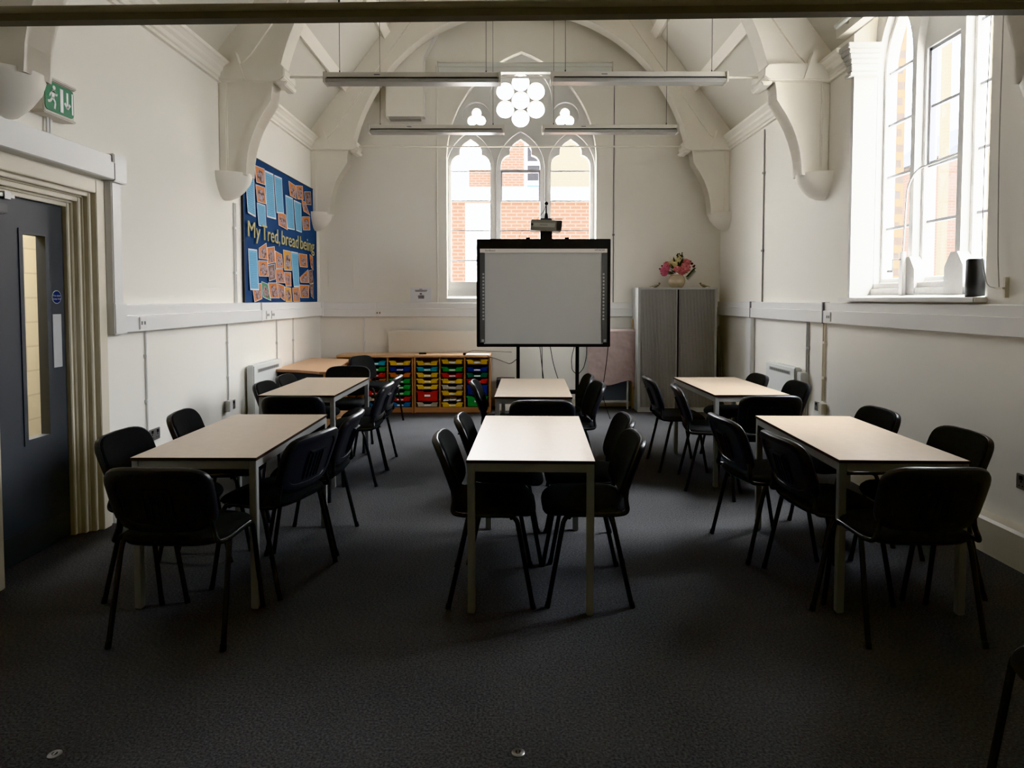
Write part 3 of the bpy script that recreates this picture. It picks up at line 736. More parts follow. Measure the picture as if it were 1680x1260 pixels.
for k, (c, q, lab) in enumerate(SHEETS):
    nu, nv = 5, 6; vs = []; uvs = []
    ph = random.random()*6
    for j in range(nv+1):
        for i in range(nu+1):
            u, v = i/nu, j/nv
            a = Vector(q[3]).lerp(Vector(q[2]), u); b = Vector(q[0]).lerp(Vector(q[1]), u); p = a.lerp(b, v)
            lift = .004+.010*(1-v)*(1-.6*v)+.006*math.sin(u*3+ph)*(1-v)+(.0025 if k % 2 else 0)
            vs.append((XL+.021+max(.002, lift), p.x, p.y)); uvs.append((u, v))
    fs = [(j*(nu+1)+i, j*(nu+1)+i+1, (j+1)*(nu+1)+i+1, (j+1)*(nu+1)+i) for j in range(nv) for i in range(nu)]
    o = obj('paper_sheet', MB().add(vs, fs), SH[c], smooth=True)
    uvl = o.data.uv_layers.new(name='UVMap')
    for l in o.data.loops: uvl.data[l.index].uv = uvs[l.vertex_index]
    tag(o, lab+' on the blue pinboard', 'sheet of paper', 'sheets pinned to the blue board')
# card letters, one mesh for each word
xp = 6.60
for word, y0, y1 in (('My', 6.60, 6.92), ('Tred,', 6.97, 7.50), ('bread', 7.56, 8.15), ('being', 8.22, 8.80)):
    m = MB(); m.text(word, .24, lambda x, y, z: (XL+.044+z, x, y), .004, 'LEFT')
    xs = [p[1] for p in m.v]; zs = [p[2] for p in m.v]; sx = (y1-y0)/(max(xs)-min(xs))
    m.v = [(a, y0+(b-min(xs))*sx, 2.185-.008*(b)+(c)*.95) for a, b, c in m.v]
    tag(obj('lettering', m, M['gold']), 'cut-out card lettering reading %s across the blue pinboard' % word.strip(','), 'lettering', 'card words on the blue pinboard')
    sh = MB(); sh.v = [(XL+.0215, b+.012, c-.012) for a, b, c in m.v]; sh.f = m.f

# ------------------------------------------------------------------ wall heaters
def heater(x, y0, y1, z0, z1, side, label):
    s = 1 if side == 'L' else -1
    h = thing('wall_heater', label, 'heater', (x, (y0+y1)/2, z0), 0, 'white panel heaters on the side walls')
    obj('casing', MB().box(x+s*.025, x+s*.10, y0, y1, z0, z1), M['heater'], h, world=True, bevel=.012)
    obj('back_plate', MB().box(x, x+s*.03, y0+.08, y1-.08, z0+.05, z1-.06), M['grille'], h, world=True)
    obj('grille', MB().box(x+s*.0995, x+s*.102, y0+.10, y1-.10, z1-.085, z1-.045), M['cabl'], h, world=True)
    g = MB()
    n = 22
    for i in range(n):
        ya = y0+.12+(y1-y0-.24)*i/n
        g.box(x+s*.101, x+s*.103, ya, ya+(y1-y0-.24)/n*.6, z1-.078, z1-.052)
    obj('grille_slots', g, M['grille'], h, world=True)
    return h
heater(XL, 6.55, 7.36, .22, .835, 'L', 'white wall panel heater on left wall behind the back left table')
hr = heater(XR, 6.50, 7.24, .22, .82, 'R', 'white wall panel heater on right wall behind the back right table')
obj('control_box', MB().box(XR-.08, XR-.0, 6.40, 6.50, .55, .78), M['heater'], hr, world=True, bevel=.006)

# ------------------------------------------------------------------ suspended rail near the camera
rl = thing('suspended_rail', 'long dark rail hung across the room along the top of the picture', 'rail', (XC, 2.15, 2.38))
def rail_p(x, dz): return 2.415+.011*(x-XC)+dz
def railsec(sec):
    m = MB(); n = len(sec)
    for x in (XL, XR): m.v += [(x, 2.15+a, rail_p(x, b)) for a, b in sec]
    m.f = [(i, (i+1) % n, n+(i+1) % n, n+i) for i in range(n)]+[tuple(range(n))[::-1], tuple(range(n, 2*n))]
    return m
obj('tube', railsec([(.024*math.cos(2*PI*i/16), .006+.019*math.sin(2*PI*i/16)) for i in range(16)]), M['rail'], rl, world=True, smooth=True)
obj('channel', railsec([(-.022,-.028),(-.022,-.006),(.022,-.006),(.022,-.028)]), M['raild'], rl, world=True)
for x in (-.55, .9):
    zr = ZA-sl*abs(x-XC)
    obj('suspension_wire', MB().tube([(x,2.15,rail_p(x,.025)),(x,2.15,zr)], .003, 6), M['ink'], rl, world=True)
for x, y, lab in ((-1.499, 2.112, 'small round floor bolt plate at bottom left of the carpet'), (.02, 2.12, 'small round floor bolt plate in the carpet at bottom centre')):
    b = thing('floor_plate', lab, 'floor plate', (x, y, 0), 0, 'metal bolt plates in the carpet')
    obj('plate', MB().lathe([(.022,0),(.022,.002),(.019,.004),(.001,.004)], n=24), M['steel'], b, smooth=True)
    obj('bolt_hole', MB().lathe([(.009,.004),(.009,.0045),(.001,.0045)], n=16), M['ink'], b)
    obj('catch', MB().box(-.003,.003,-.009,.009,.0045,.006), M['steel'], b)

# ------------------------------------------------------------------ pendant lights
def pendant(x0, x1, y, z, label):
    p = thing('pendant_light', label, 'light', ((x0+x1)/2, y, z), 0, 'linear lights hung from the roof')
    L = (x1-x0)/2
    obj('housing', MB().prism([(-.045,.035),(-.05,.045),(-.05,.085),(.05,.085),(.05,.045),(.045,.035)], 'x', -L+.02, L-.02), M['lampw'], p)
    obj('lens', MB().prism([(-.055,.0),(-.06,.008),(-.06,.028),(-.05,.034),(.05,.034),(.06,.028),(.06,.008),(.055,0)], 'x', -L+.02, L-.02), M['lampg'], p)
    obj('side_slot', MB().box(-L+.03, L-.03, -.0515, -.0495, .036, .045).box(-L+.03, L-.03, .0495, .0515, .036, .045), M['ink'], p)
    for s in (-1, 1):
        obj('end_cap', MB().box(s*(L-.02), s*L, -.063, .063, -.003, .088), M['lampw'], p, bevel=.004)
    for dx in (-.62, .62):
        zr = ZA-sl*abs((x0+x1)/2+dx-XC)
        obj('suspension_wire', MB().tube([(dx,0,.085),(dx,0,zr-z)], .0022, 6), M['ink'], p)
        obj('wire_grip', MB().tube([(dx,0,.085),(dx,0,.115)], .005, 8), M['ink'], p)
    obj('badge', MB().box(-.32, -.27, -.0512, -.0498, .06, .07), M['greyink'], p)
pendant(-1.586, -.093, 5.70, 3.312, 'long linear pendant light, front left of the four')
pendant(.325, 1.818, 5.70, 3.317, 'long linear pendant light, front right of the four')
pendant(-1.575, -.082, 7.38, 3.312, 'long linear pendant light, rear left of the four')
pendant(.33, 1.825, 7.38, 3.314, 'long linear pendant light, rear right of the four')

# ------------------------------------------------------------------ back wall fittings
rs = thing('screen_case', 'long pale rolled projection screen case above the rose window', 'projection screen', (.17, 9.06, 4.58))
obj('case', MB().prism([(9.0,4.60),(9.0,4.64),(9.02,4.665),(9.08,4.665),(9.10,4.64),(9.10,4.60)], 'x', -.99, 1.34), M['roller'], rs, world=True)
obj('lower_lip', MB().prism([(9.005,4.53),(9.005,4.598),(9.095,4.598),(9.095,4.53)], 'x', -.985, 1.335), M['roller'], rs, world=True)
for x in (-1.0, 1.34): obj('end_cap', MB().box(x, x+.012, 8.995, 9.105, 4.525, 4.67), M['lampw'], rs, world=True)
for x in (-.75, 1.1): obj('bracket', MB().box(x-.02, x+.02, 9.09, YB, 4.55, 4.64), M['lampw'], rs, world=True)
bd = thing('boxed_duct', 'tall boxed-in duct on back wall left of the rose window', 'duct', (-1.45, YB, 3.95))
obj('casing', MB().prism([(-1.70,3.96),(-1.20,3.96),(-1.20,4.74),(-1.02,5.08),(-1.02,5.35),(-1.45,5.35),(-1.70,5.02)], 'y', YB-.14, YB), M['wall'], bd, world=True)
obj('corner_bead', MB().prism([(-1.20,3.96),(-1.185,3.96),(-1.185,4.735),(-1.005,5.075),(-1.005,5.35),(-1.02,5.35),(-1.02,5.08),(-1.20,4.74)], 'y', YB-.145, YB), M['trimw'], bd, world=True)
obj('bottom_vent', MB().box(-1.66, -1.24, YB-.135, YB-.01, 3.925, 3.96), M['lampg'], bd, world=True)
for x in (-1.52, -1.33): obj('bracket', MB().box(x-.05, x+.05, YB-.10, YB, 3.80, 3.815), M['trimw'], bd, world=True)
ap = thing('access_panel', 'square painted access panel on back wall near the left corner', 'panel', (-2.36, YB, 1.86))
obj('panel_frame', MB().plate([rr(-2.555,-2.18,1.655,2.075,.01), rr(-2.545,-2.19,1.665,2.065,.006)], 'y', YB-.006, YB), M['truss'], ap, world=True)
obj('panel_face', MB().box(-2.543, -2.192, YB-.004, YB, 1.667, 2.063), M['wall'], ap, world=True)
sn = thing('notice_card', 'small white printed notice standing on back trunking left of window', 'sign', (-1.26, 9.165, 1.445))
obj('card', MB().box(-1.405, -1.11, 9.168, 9.172, 1.446, 1.655), M['paper'], sn, world=True)
nt_ = MB()
for x0, x1, z, h in ((-1.28,-1.24,1.63,.004),(-1.34,-1.17,1.615,.006),(-1.335,-1.18,1.60,.005),(-1.275,-1.245,1.568,.012),(-1.30,-1.215,1.535,.010),(-1.295,-1.215,1.513,.012)):
    nt_.box(x0, x1, 9.1668, 9.168, z-h, z+h)
obj('print', nt_, M['greyink'], sn, world=True)
lp = thing('leaning_panel', 'long cream round-cornered panel leaning on back wall behind tray units', 'panel', (-.9, YB-.04, .1))
obj('panel', MB().prism(rr(-1.70, .10, .12, 1.06, .07), 'y', 9.12, 9.15), M['canvas'], lp, world=True, bevel=.006)
obj('foot', MB().box(-1.5, -1.44, 9.10, 9.175, 0.0, .13).box(-.16, -.10, 9.10, 9.175, 0.0, .13), M['cabl'], lp, world=True)

# ------------------------------------------------------------------ tables
def table(x, y, a, label):
    t = thing('classroom_table', label, 'table', (x, y, 0), a, 'six classroom tables')
    obj('tabletop', MB().box(-.30, .30, 0, 1.19, .727, .738), M['top'], t)
    obj('edge_band', MB().plate([[(-.302,-.002),(.302,-.002),(.302,1.192),(-.302,1.192)], [(-.2995,.0005),(.2995,.0005),(.2995,1.1895),(-.2995,1.1895)]], 'z', .7235, .7372).box(-.299, .299, .001, 1.189, .7235, .7268), M['edge'], t)
    ap_ = MB().box(-.265, .265, .004, .024, .682, .7235).box(-.265, .265, 1.166, 1.186, .682, .7235).box(-.297, -.277, .03, 1.16, .682, .7235).box(.277, .297, .03, 1.16, .682, .7235)
    obj('apron_frame', ap_, M['alu'], t, bevel=.002)
    for sx in (-1, 1):
        for yy in (.003, 1.152):
            obj('leg', MB().box(sx*.263, sx*.298, yy, yy+.035, .004, .7235).box(sx*.266, sx*.295, yy+.003, yy+.032, 0, .006), M['alu'], t, bevel=.003)
    return t
table(-1.518, 3.126, -.005, 'pale topped table front left, beside the door wall')
table(.087, 3.069, -.036, 'pale topped table front centre, nearest the whiteboard axis')
table(1.837, 3.071, -.035, 'pale topped table front right, below the side window')
table(1.898, 5.202, .029, 'pale topped table back right, in front of the grey cupboard')
table(-1.694, 5.175, -.014, 'pale topped table back left, in front of the beech desk')
table(.165, 5.093, -.028, 'pale topped table back centre, in front of the whiteboard stand')

# ------------------------------------------------------------------ chairs
BH, BL_ = .295, .105
def bmap(u, v, d):
    t = (v+1)/2
    hw = .235-.012*(1-t)
    x = hw*u; z = .505+BH*t
    y = -.185-BL_*t+.040*u*u
    lean = math.atan2(BL_, BH)
    return (x, y+d*math.cos(lean), z+d*math.sin(lean))
def smap(u, v, d):
    x = .235*u; y = .012+.212*v
    z = .445+d
    fr = max(0, v-.45)/.55
    z -= .030*fr*fr
    z -= .012*(u*u)*(1 if d > .02 else 0)
    return (x, y, z+.006*max(0, -v)*0)
def bez(pts, n=6):
    """round the corners of a polyline"""
    out = [Vector(pts[0])]
    for a, b, c in zip(pts, pts[1:], pts[2:]):
        a, b, c = Vector(a), Vector(b), Vector(c)
        r = min((b-a).length, (c-b).length)*.45
        p0 = b+(a-b).normalized()*r; p1 = b+(c-b).normalized()*r
        for i in range(n+1):
            t = i/n; out.append(p0*(1-t)**2+b*2*t*(1-t)+p1*t*t)
    out.append(Vector(pts[-1])); return out
def make_chair(label):
    c = thing('stacking_chair', label, 'chair', (0,0,0), 0, 'black stacking chairs')
    obj('seat', MB().pad(smap, [(0,.004),(.90,.004),(.985,.010),(1.0,.022),(.985,.034),(.93,.043),(.80,.048),(.45,.046),(0,.044)]), M['fabric'], c, smooth=True)
    obj('seat_pan', MB().pad(smap, [(0,-.012),(.80,-.012),(.93,-.006),(.97,.004),(.90,.006),(0,.006)]), M['plastic'], c, smooth=True)
    obj('backrest', MB().pad(bmap, [(0,.0),(.93,.0),(.965,.006),(.965,.016),(.93,.024),(.80,.029),(.4,.028),(0,.028)]), M['fabric'], c, smooth=True)
    sh = obj('back_shell', MB().pad(bmap, [(0,-.012),(.70,-.012),(.735,-.0125),(.75,-.018),(.80,-.020),(.93,-.021),(.985,-.015),(1.0,-.005),(1.0,.006),(.975,.013),(.93,.012),(.9,.0),(0,0)], ex=4.5), M['plastic'], c, smooth=True, label='glossy moulded plastic back')
    hs = MB()
    def mb(u0,u1,v0,v1,d0,d1):
        hs.hexa([bmap(u0,v0,d0),bmap(u1,v0,d0),bmap(u1,v0,d1),bmap(u0,v0,d1),bmap(u0,v1,d0),bmap(u1,v1,d0),bmap(u1,v1,d1),bmap(u0,v1,d1)])
    mb(-.27,.27,.36,.41,-.024,-.010)
    for u in (-.26,-.13,0,.13,.26): mb(u-.015,u+.015,-.62,.28,-.017,-.010)
    obj('handle_grip', hs, M['plastic'], sh)
    for s in (-1, 1):
        fl = bez([(s*.250,.205,.0),(s*.243,.128,.425),(s*.240,.105,.450),(s*.240,.04,.452)], 6)
        obj('leg', MB().tube(fl, .0115, 10), M['tube'], c, smooth=True)
        rl_ = bez([(s*.250,-.205,.0),(s*.240,-.115,.40),(s*.236,-.098,.445)], 4)
        obj('leg', MB().tube(rl_, .0115, 10), M['tube'], c, smooth=True)
        bs = bez([(s*.240,.04,.452),(s*.240,-.13,.452),(s*.226,-.188,.458),(s*.206,-.178,.515),(s*.196,-.186,.57)], 6)
        obj('back_stem', MB().tube(bs, .0115, 10), M['tube'], c, smooth=True)
        for q in (-1, 1):
            obj('foot_cap', MB().tube([(s*.250,q*.207,.0),(s*.2495,q*.2,.03)], .0135, 10), M['black'], c, smooth=True)
    obj('cross_bar', MB().tube([(-.238,.10,.437),(.238,.10,.437)], .009, 8).tube([(-.236,-.10,.437),(.236,-.10,.437)], .009, 8), M['tube'], c, smooth=True)
    return c
R = math.radians
CH = [(-1.47,2.97,-2,'black chair at near end of front left table, back to camera'),
(-1.80,3.45,-90,'black chair on the door side of front left table, nearer one'),
(-1.79,4.10,-82,'black chair on the wall side of front left table, farther one'),
(-1.275,3.53,73,'black chair on aisle side of front left table, nearer one, turned askew'),
(-1.225,4.05,90,'black chair on aisle side of front left table, farther one'),
(-1.59,5.01,0,'black chair at near end of back left table, back to camera'),
(-1.29,5.48,90,'black chair on aisle side of back left table, nearer one'),
(-1.30,5.98,90,'black chair on aisle side of back left table, farther one'),
(-1.69,6.58,180,'black chair at far end of back left table, facing camera'),
(-1.83,5.53,-90,'black chair on heater side of back left table, nearer one'),
(-1.83,6.05,-90,'black chair on heater side of back left table, farther one'),
(-1.63,7.98,-114,'black chair by beech desk in front of the left tray unit'),
(-.103,3.39,-90,'black chair on left side of front centre table, nearer one'),
(-.04,3.92,-90,'black chair on left side of front centre table, farther one'),
(.377,3.40,90,'black chair on right side of front centre table, nearer one'),
(.42,3.93,90,'black chair on right side of front centre table, farther one'),
(.21,4.80,0,'black chair at near end of back centre table, back to camera'),
(-.06,5.62,-90,'lone black chair on left side of back centre table'),
(.47,5.50,94,'black chair on right side of back centre table, nearer one'),
(.45,6.06,90,'black chair on right side of back centre table, farther one'),
(1.775,2.98,0,'black chair at near end of front right table, back to camera'),
(1.505,3.94,-84,'black chair on aisle side of front right table, farther one'),
(1.625,3.39,-85,'black chair on aisle side of front right table, nearer one'),
(2.08,4.17,90,'black chair on window wall side of front right table, farther one'),
(2.14,3.48,90,'black chair on window wall side of front right table, nearer one'),
(1.885,5.03,0,'black chair at near end of back right table, back to camera'),
(1.475,5.90,-90,'black chair on aisle side of back right table, farther one'),
(1.59,5.32,-98,'black chair on aisle side of back right table, nearer one'),
(2.03,6.10,90,'black chair on heater side of back right table, farther one'),
(2.16,5.55,90,'black chair on heater side of back right table, nearer one'),
(1.66,1.71,100,'dark chair cut off in the bottom right corner of the picture')]
c0 = None
for x, y, a, lab in CH:
    if c0 is None:
        c0 = make_chair(lab); c0.location = (x, y, 0); c0.rotation_euler = (0,0,R(a))
    else: dup(c0, (x, y, 0), R(a), lab)

# ------------------------------------------------------------------ beech desk at the back left
dk = thing('beech_desk', 'beech desk with dark modesty panel in the back left corner', 'desk', (-2.3, 7.7, 0))
poly = [(-2.60,7.17),(-2.30,7.10),(-2.02,6.92),(-1.87,6.90),(-1.86,7.05),(-1.95,7.5),(-2.0,8.0),(-2.02,8.40),(-2.60,8.60)]
obj('desktop', MB().prism(poly, 'z', .705, .732), M['beech'], dk, world=True, bevel=.003)
obj('edge_band', MB().prism([(a-.001*(1 if a < -2.3 else -1), b-.001) for a, b in poly], 'z', .707, .7305), M['beechd'], dk, world=True)
obj('modesty_panel', MB().hexa([(-2.57,7.22,.28),(-2.0,6.99,.28),(-1.99,7.01,.28),(-2.56,7.24,.28),(-2.57,7.22,.705),(-2.0,6.99,.705),(-1.99,7.01,.705),(-2.56,7.24,.705)]), M['darkgrey'], dk, world=True)
obj('leg_panel', MB().box(-1.99, -1.90, 6.96, 7.0, 0, .705), M['beech'], dk, world=True)
obj('leg_panel', MB().box(-2.58, -2.55, 7.25, 8.5, 0, .705), M['beech'], dk, world=True)
obj('leg_panel', MB().box(-2.12, -2.09, 7.9, 8.38, 0, .705), M['beech'], dk, world=True)
obj('foot_rail', MB().box(-2.05, -1.62, 6.98, 7.02, .16, .23), M['beech'], dk, world=True)

# ------------------------------------------------------------------ tray units
UZ = .76
def tray_unit(x0, label):
    u = thing('tray_unit', label, 'cupboard', (x0+.5, 8.875, 0), 0, 'beech tray storage units')
    B = lambda *a: MB().box(*a)
    for x in (x0, x0+.982): obj('side_panel', B(x, x+.018, 8.65, 9.09, .0, UZ-.028), M['beechd'], u, world=True)
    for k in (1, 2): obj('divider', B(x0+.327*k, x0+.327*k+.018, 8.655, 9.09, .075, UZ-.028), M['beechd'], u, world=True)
    obj('top_panel', B(x0-.004, x0+1.004, 8.64, 9.095, UZ-.028, UZ), M['beech'], u, world=True, bevel=.002)
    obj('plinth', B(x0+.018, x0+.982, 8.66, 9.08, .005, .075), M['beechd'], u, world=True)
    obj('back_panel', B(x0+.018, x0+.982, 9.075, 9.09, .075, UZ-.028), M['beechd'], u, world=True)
    return u
UX1, UX2 = -2.295, -1.283
tray_unit(UX1, 'beech tray unit on the left, partly behind the desk and chairs')
tray_unit(UX2, 'beech tray unit on the right, full of coloured trays')
def tray_mesh(h):
    w = .143; dz = .022 if h < .1 else .02
    t = h
    pl = [(-w,t),(-.062,t),(-.048,t-dz),(.048,t-dz),(.062,t),(w,t),(w,t-.012),(w-.012,t-.016),(w-.022,0),(-w+.022,0),(-w+.012,t-.016),(-w,t-.012)]
    m = MB().prism(pl, 'y', 0, .014)
    m.box(-w+.015, -w+.021, .014, .40, .004, t-.008).box(w-.021, w-.015, .014, .40, .004, t-.008).box(-w+.02, w-.02, .014, .40, 0, .004).box(-w+.02, w-.02, .394, .40, .004, t-.012)
    return m
TM = {}
ORD = ['top', 'second', 'third', 'fourth', 'fifth', 'sixth', 'seventh', 'eighth']
def trays(ux, uname, col, items, seen=True):
    xc = ux+.327*col+.018+.1545; n = 0
    cname = ['left', 'middle', 'right'][col]
    for (colr, ztop, h) in items:
        t = thing('storage_tray', '%s plastic tray, %s down in %s column of the %s tray unit' % (colr, ORD[n], cname, uname), 'tray', (xc, 8.652+random.uniform(0,.008), ztop-h), random.uniform(-.006,.006), 'coloured trays in the beech units')
        key = (colr, h)
        if key not in TM:
            TM[key] = obj('tray_body', tray_mesh(h), TR[colr], t)
        else:
            c = TM[key].copy(); COL.objects.link(c); c.parent = t
        lb = MB().box(-.042, .042, -.0015, 0, .010, min(.034, h*.5)) if h < .1 else MB().box(-.04, .04, -.0015, 0, h*.42, h*.62)
        obj('name_tag', lb, M['paper'], t)
        n += 1
P0, hh = .0785, .058
z1 = lambda i, base: base-P0*i
b1, b2 = .685, .703
trays(UX2, 'right', 0, [('yellow',z1(0,b1),hh),('cyan',z1(1,b1),hh),('yellow',z1(2,b1),hh),('yellow',z1(3,b1),hh),('yellow',z1(4,b1),hh),('red',z1(5,b1),.135),('clear',z1(7,b1)+.004,hh)])
trays(UX2, 'right', 1, [('yellow',z1(0,b2),hh),('green',z1(1,b2)-.02,hh),('red',z1(2,b2)-.02,hh),('yellow',z1(3,b2)-.02,hh),('clear',z1(4,b2)-.02,hh),('yellow',z1(5,b2)-.02,hh),('yellow',z1(7,b2)-.016,hh)])
trays(UX2, 'right', 2, [('yellow',z1(0,b2),hh),('navy',z1(1,b2)-.02,hh),('dark green',z1(2,b2)-.02,hh),('red',z1(3,b2)-.02,hh),('navy',z1(4,b2)-.02,.125),('green',z1(6,b2)-.012,.135)])
trays(UX1, 'left', 2, [('yellow',z1(0,b1),hh),('navy',z1(1,b1),hh),('orange',z1(2,b1),hh),('green',z1(3,b1),hh),('green',z1(4,b1),hh),('green',z1(5,b1),hh),('red',z1(6,b1),hh),('blue',z1(7,b1)+.004,hh)])
trays(UX1, 'left', 1, [('cyan',z1(0,b1),hh),('green',z1(1,b1),hh),('red',z1(2,b1),hh),('orange',z1(3,b1),hh),('yellow',z1(4,b1),hh),('red',z1(5,b1),hh),('clear',z1(6,b1),hh),('blue',z1(7,b1)+.004,hh)])
# loose papers in the gap of the middle column
for x, z, w, l in ((-.87,.152,.07,'left'),(-.78,.160,.09,'middle'),(-.70,.150,.06,'right')):
    tag(obj('folded_paper', MB().hexa([(x-w/2,8.66,z),(x+w/2,8.66,z+.006),(x+w/2,8.85,z+.006),(x-w/2,8.85,z),(x-w/2,8.66,z+.016),(x+w/2,8.66,z+.02),(x+w/2,8.85,z+.02),(x-w/2,8.85,z+.016)]), M['paper']), 'folded white paper in the gap above bottom yellow tray, %s of three' % l, 'paper', 'papers in the open tray gap')
# things on the units
rm = thing('remote_control', 'small black remote control on top of the right tray unit', 'remote control', (-1.19, 8.80, UZ), R(12))
obj('body', MB().box(-.05, .05, -.02, .02, 0, .022), M['black'], rm, bevel=.006)
obj('buttons', MB().box(-.03, -.02, -.008, .008, .022, .024).box(-.005, .005, -.008, .008, .022, .024).box(.02, .03, -.008, .008, .022, .024), M['greyink'], rm)
tag(obj('paper_stack', MB().box(-.60, -.30, 8.66, 8.90, UZ, UZ+.006).box(-.595, -.31, 8.665, 8.89, UZ+.006, UZ+.009), M['paper']), 'flat white sheets lying on right end of the right tray unit', 'paper')
tg = thing('black_plug', 'small black plug lying at left edge of the white sheets', 'plug', (-.625, 8.68, UZ))
obj('body', MB().box(-.018, .018, -.015, .015, 0, .028), M['black'], tg, bevel=.005)
obj('cable', MB().tube(bez([(.01,0,.02),(.10,.02,.06),(.35,.06,.045),(.62,.25,.02)], 8), .003, 6), M['blackrub'], tg, smooth=True)
# small dark box unit on the floor right of the trays
rd = thing('floor_box', 'low cream box with dark top on floor right of the tray units', 'box', (-.12, 8.95, 0))
obj('box_body', MB().box(-.20, .03, 8.82, 9.08, 0, .30), M['canvas'], rd, world=True, bevel=.006)
obj('box_lid', MB().box(-.21, .04, 8.81, 9.09, .30, .42), M['darkgrey'], rd, world=True, bevel=.006)

# ------------------------------------------------------------------ interactive whiteboard on its stand
wb = thing('interactive_whiteboard', 'black framed interactive whiteboard on a black stand before the window', 'whiteboard', (.37, 7.93, 0))
BX0, BX1, BZ0, BZ1, BY = -.42, 1.168, .925, 2.205, 7.90
fr = MB().plate([rr(BX0,BX1,BZ0,BZ1,.012), [(BX0+.085,BZ0+.035),(BX1-.085,BZ0+.035),(BX1-.085,BZ1-.125),(BX0+.085,BZ1-.125)]], 'y', BY-.02, BY+.05)
obj('frame', fr, M['black'], wb, world=True, bevel=.004)
obj('writing_surface', MB().box(BX0+.08, BX1-.08, BY-.008, BY+.03, BZ0+.03, BZ1-.16), M['screen'], wb, world=True)
ts = obj('title_strip', MB().box(BX0+.04, BX1-.04, BY-.024, BY, BZ1-.162, BZ1-.115), M['strip'], wb, world=True)
tt = MB(); tt.text('StarBoard', .030, lambda x, y, z: (BX0+.10+x, BY-.0245, BZ1-.138+y), 0, 'LEFT')
tt.text('HITACHI', .030, lambda x, y, z: (BX1-.19+x, BY-.0245, BZ1-.132+y), 0, 'LEFT')
obj('printed_name', tt, M['ink'], ts, world=True)
for x0 in (BX0+.038, BX1-.098):
    st = obj('icon_strip', MB().box(x0, x0+.06, BY-.024, BY, BZ0+.05, BZ1-.165), M['icons'], wb, world=True)
    ic = MB()
    for k in range(14):
        z = BZ0+.32+k*.041
        xa = x0+.032 if x0 < 0 else x0+.006
        ic.box(xa, xa+.020, BY-.0255, BY-.024, z, z+.022)
    ic.box(x0+.02, x0+.05, BY-.0255, BY-.024, BZ0+.06, BZ0+.09)
    obj('icons', ic, M['iconlt'], st, world=True)
for x in (.19, .65): obj('top_bracket', MB().box(x-.025, x+.025, BY-.01, BY+.05, BZ1, BZ1+.02), M['black'], wb, world=True)
for x in (.073, .786):
    obj('leg', MB().box(x-.02, x+.02, BY+.05, BY+.09, .07, BZ1-.1), M['black'], wb, world=True, bevel=.003)
    obj('foot', MB().box(x-.022, x+.022, BY-.28, BY+.30, .03, .075), M['black'], wb, world=True, bevel=.005)
    for yy in (BY-.25, BY+.27): obj('castor', MB().tube([(x-.012,yy,.022),(x+.012,yy,.022)], .022, 14), M['black'], wb, world=True, smooth=True)
obj('cross_bar', MB().box(.073, .786, BY+.055, BY+.085, .35, .40), M['black'], wb, world=True)
# projector above it
pj = thing('projector', 'grey projector with black knob on the mast above the whiteboard', 'projector', (.40, BY, BZ1))
obj('mounting_post', MB().box(.335, .475, BY-.02, BY+.04, BZ1-.0, BZ1+.09), M['black'], pj, world=True)
body = MB().hexa([(.215,BY-.13,2.30),(.575,BY-.10,2.285),(.575,BY+.14,2.285),(.215,BY+.12,2.30),(.222,BY-.13,2.425),(.592,BY-.10,2.415),(.592,BY+.14,2.415),(.222,BY+.12,2.425)])
obj('body', body, M['projector'], pj, world=True, bevel=.008)
fs_ = obj('front_strip', MB().hexa([(.245,BY-.137,2.338),(.50,BY-.117,2.332),(.50,BY-.10,2.332),(.245,BY-.12,2.338),(.247,BY-.137,2.385),(.505,BY-.117,2.38),(.505,BY-.10,2.38),(.247,BY-.12,2.385)]), M['projlight'], pj, world=True)
pt = MB(); pt.text('HITACHI', .022, lambda x, y, z: (.37+x, BY-.1395+x*.078+.008, 2.358+y-x*.02)); obj('printed_name', pt, M['ink'], fs_, world=True)
obj('lens_port', MB().tube([(.235,BY-.14,2.365),(.235,BY-.12,2.365)], .014, 12), M['black'], pj, world=True)
vt = MB()
for k in range(9): vt.box(.525+k*.007, .528+k*.007, BY-.112, BY-.10, 2.30, 2.40)
obj('side_vents', vt, M['darkgrey'], pj, world=True)
obj('top_plate', MB().box(.335, .47, BY-.05, BY+.05, 2.42, 2.445).box(.43, .60, BY-.01, BY+.01, 2.438, 2.444), M['darkgrey'], pj, world=True)
obj('mast', MB().lathe([(.022,2.44),(.022,2.475),(.018,2.50),(.008,2.515),(.007,2.60),(.001,2.60)], (.405,BY,0), 14), M['black'], pj, world=True, smooth=True)
ks = MB().lathe([(.022*math.sin(PI*i/10)+.0005, 2.625-.022*math.cos(PI*i/10)) for i in range(11)], (.407,BY,0), 16)
obj('knob', ks, M['black'], pj, world=True, smooth=True)
obj('cable', MB().tube(bez([(.402,BY,2.60),(.37,BY-.02,2.52),(.29,BY-.02,2.43)], 6), .003, 6).tube(bez([(.222,BY-.02,2.40),(.14,BY-.02,2.37),(.165,BY-.02,2.325),(.22,BY,2.33)], 6), .003, 6).tube(bez([(.22,BY,2.305),(.12,BY,2.31),(.09,BY,2.25),(.085,BY+.03,2.205)], 6), .003, 6), M['blackrub'], pj, world=True, smooth=True)
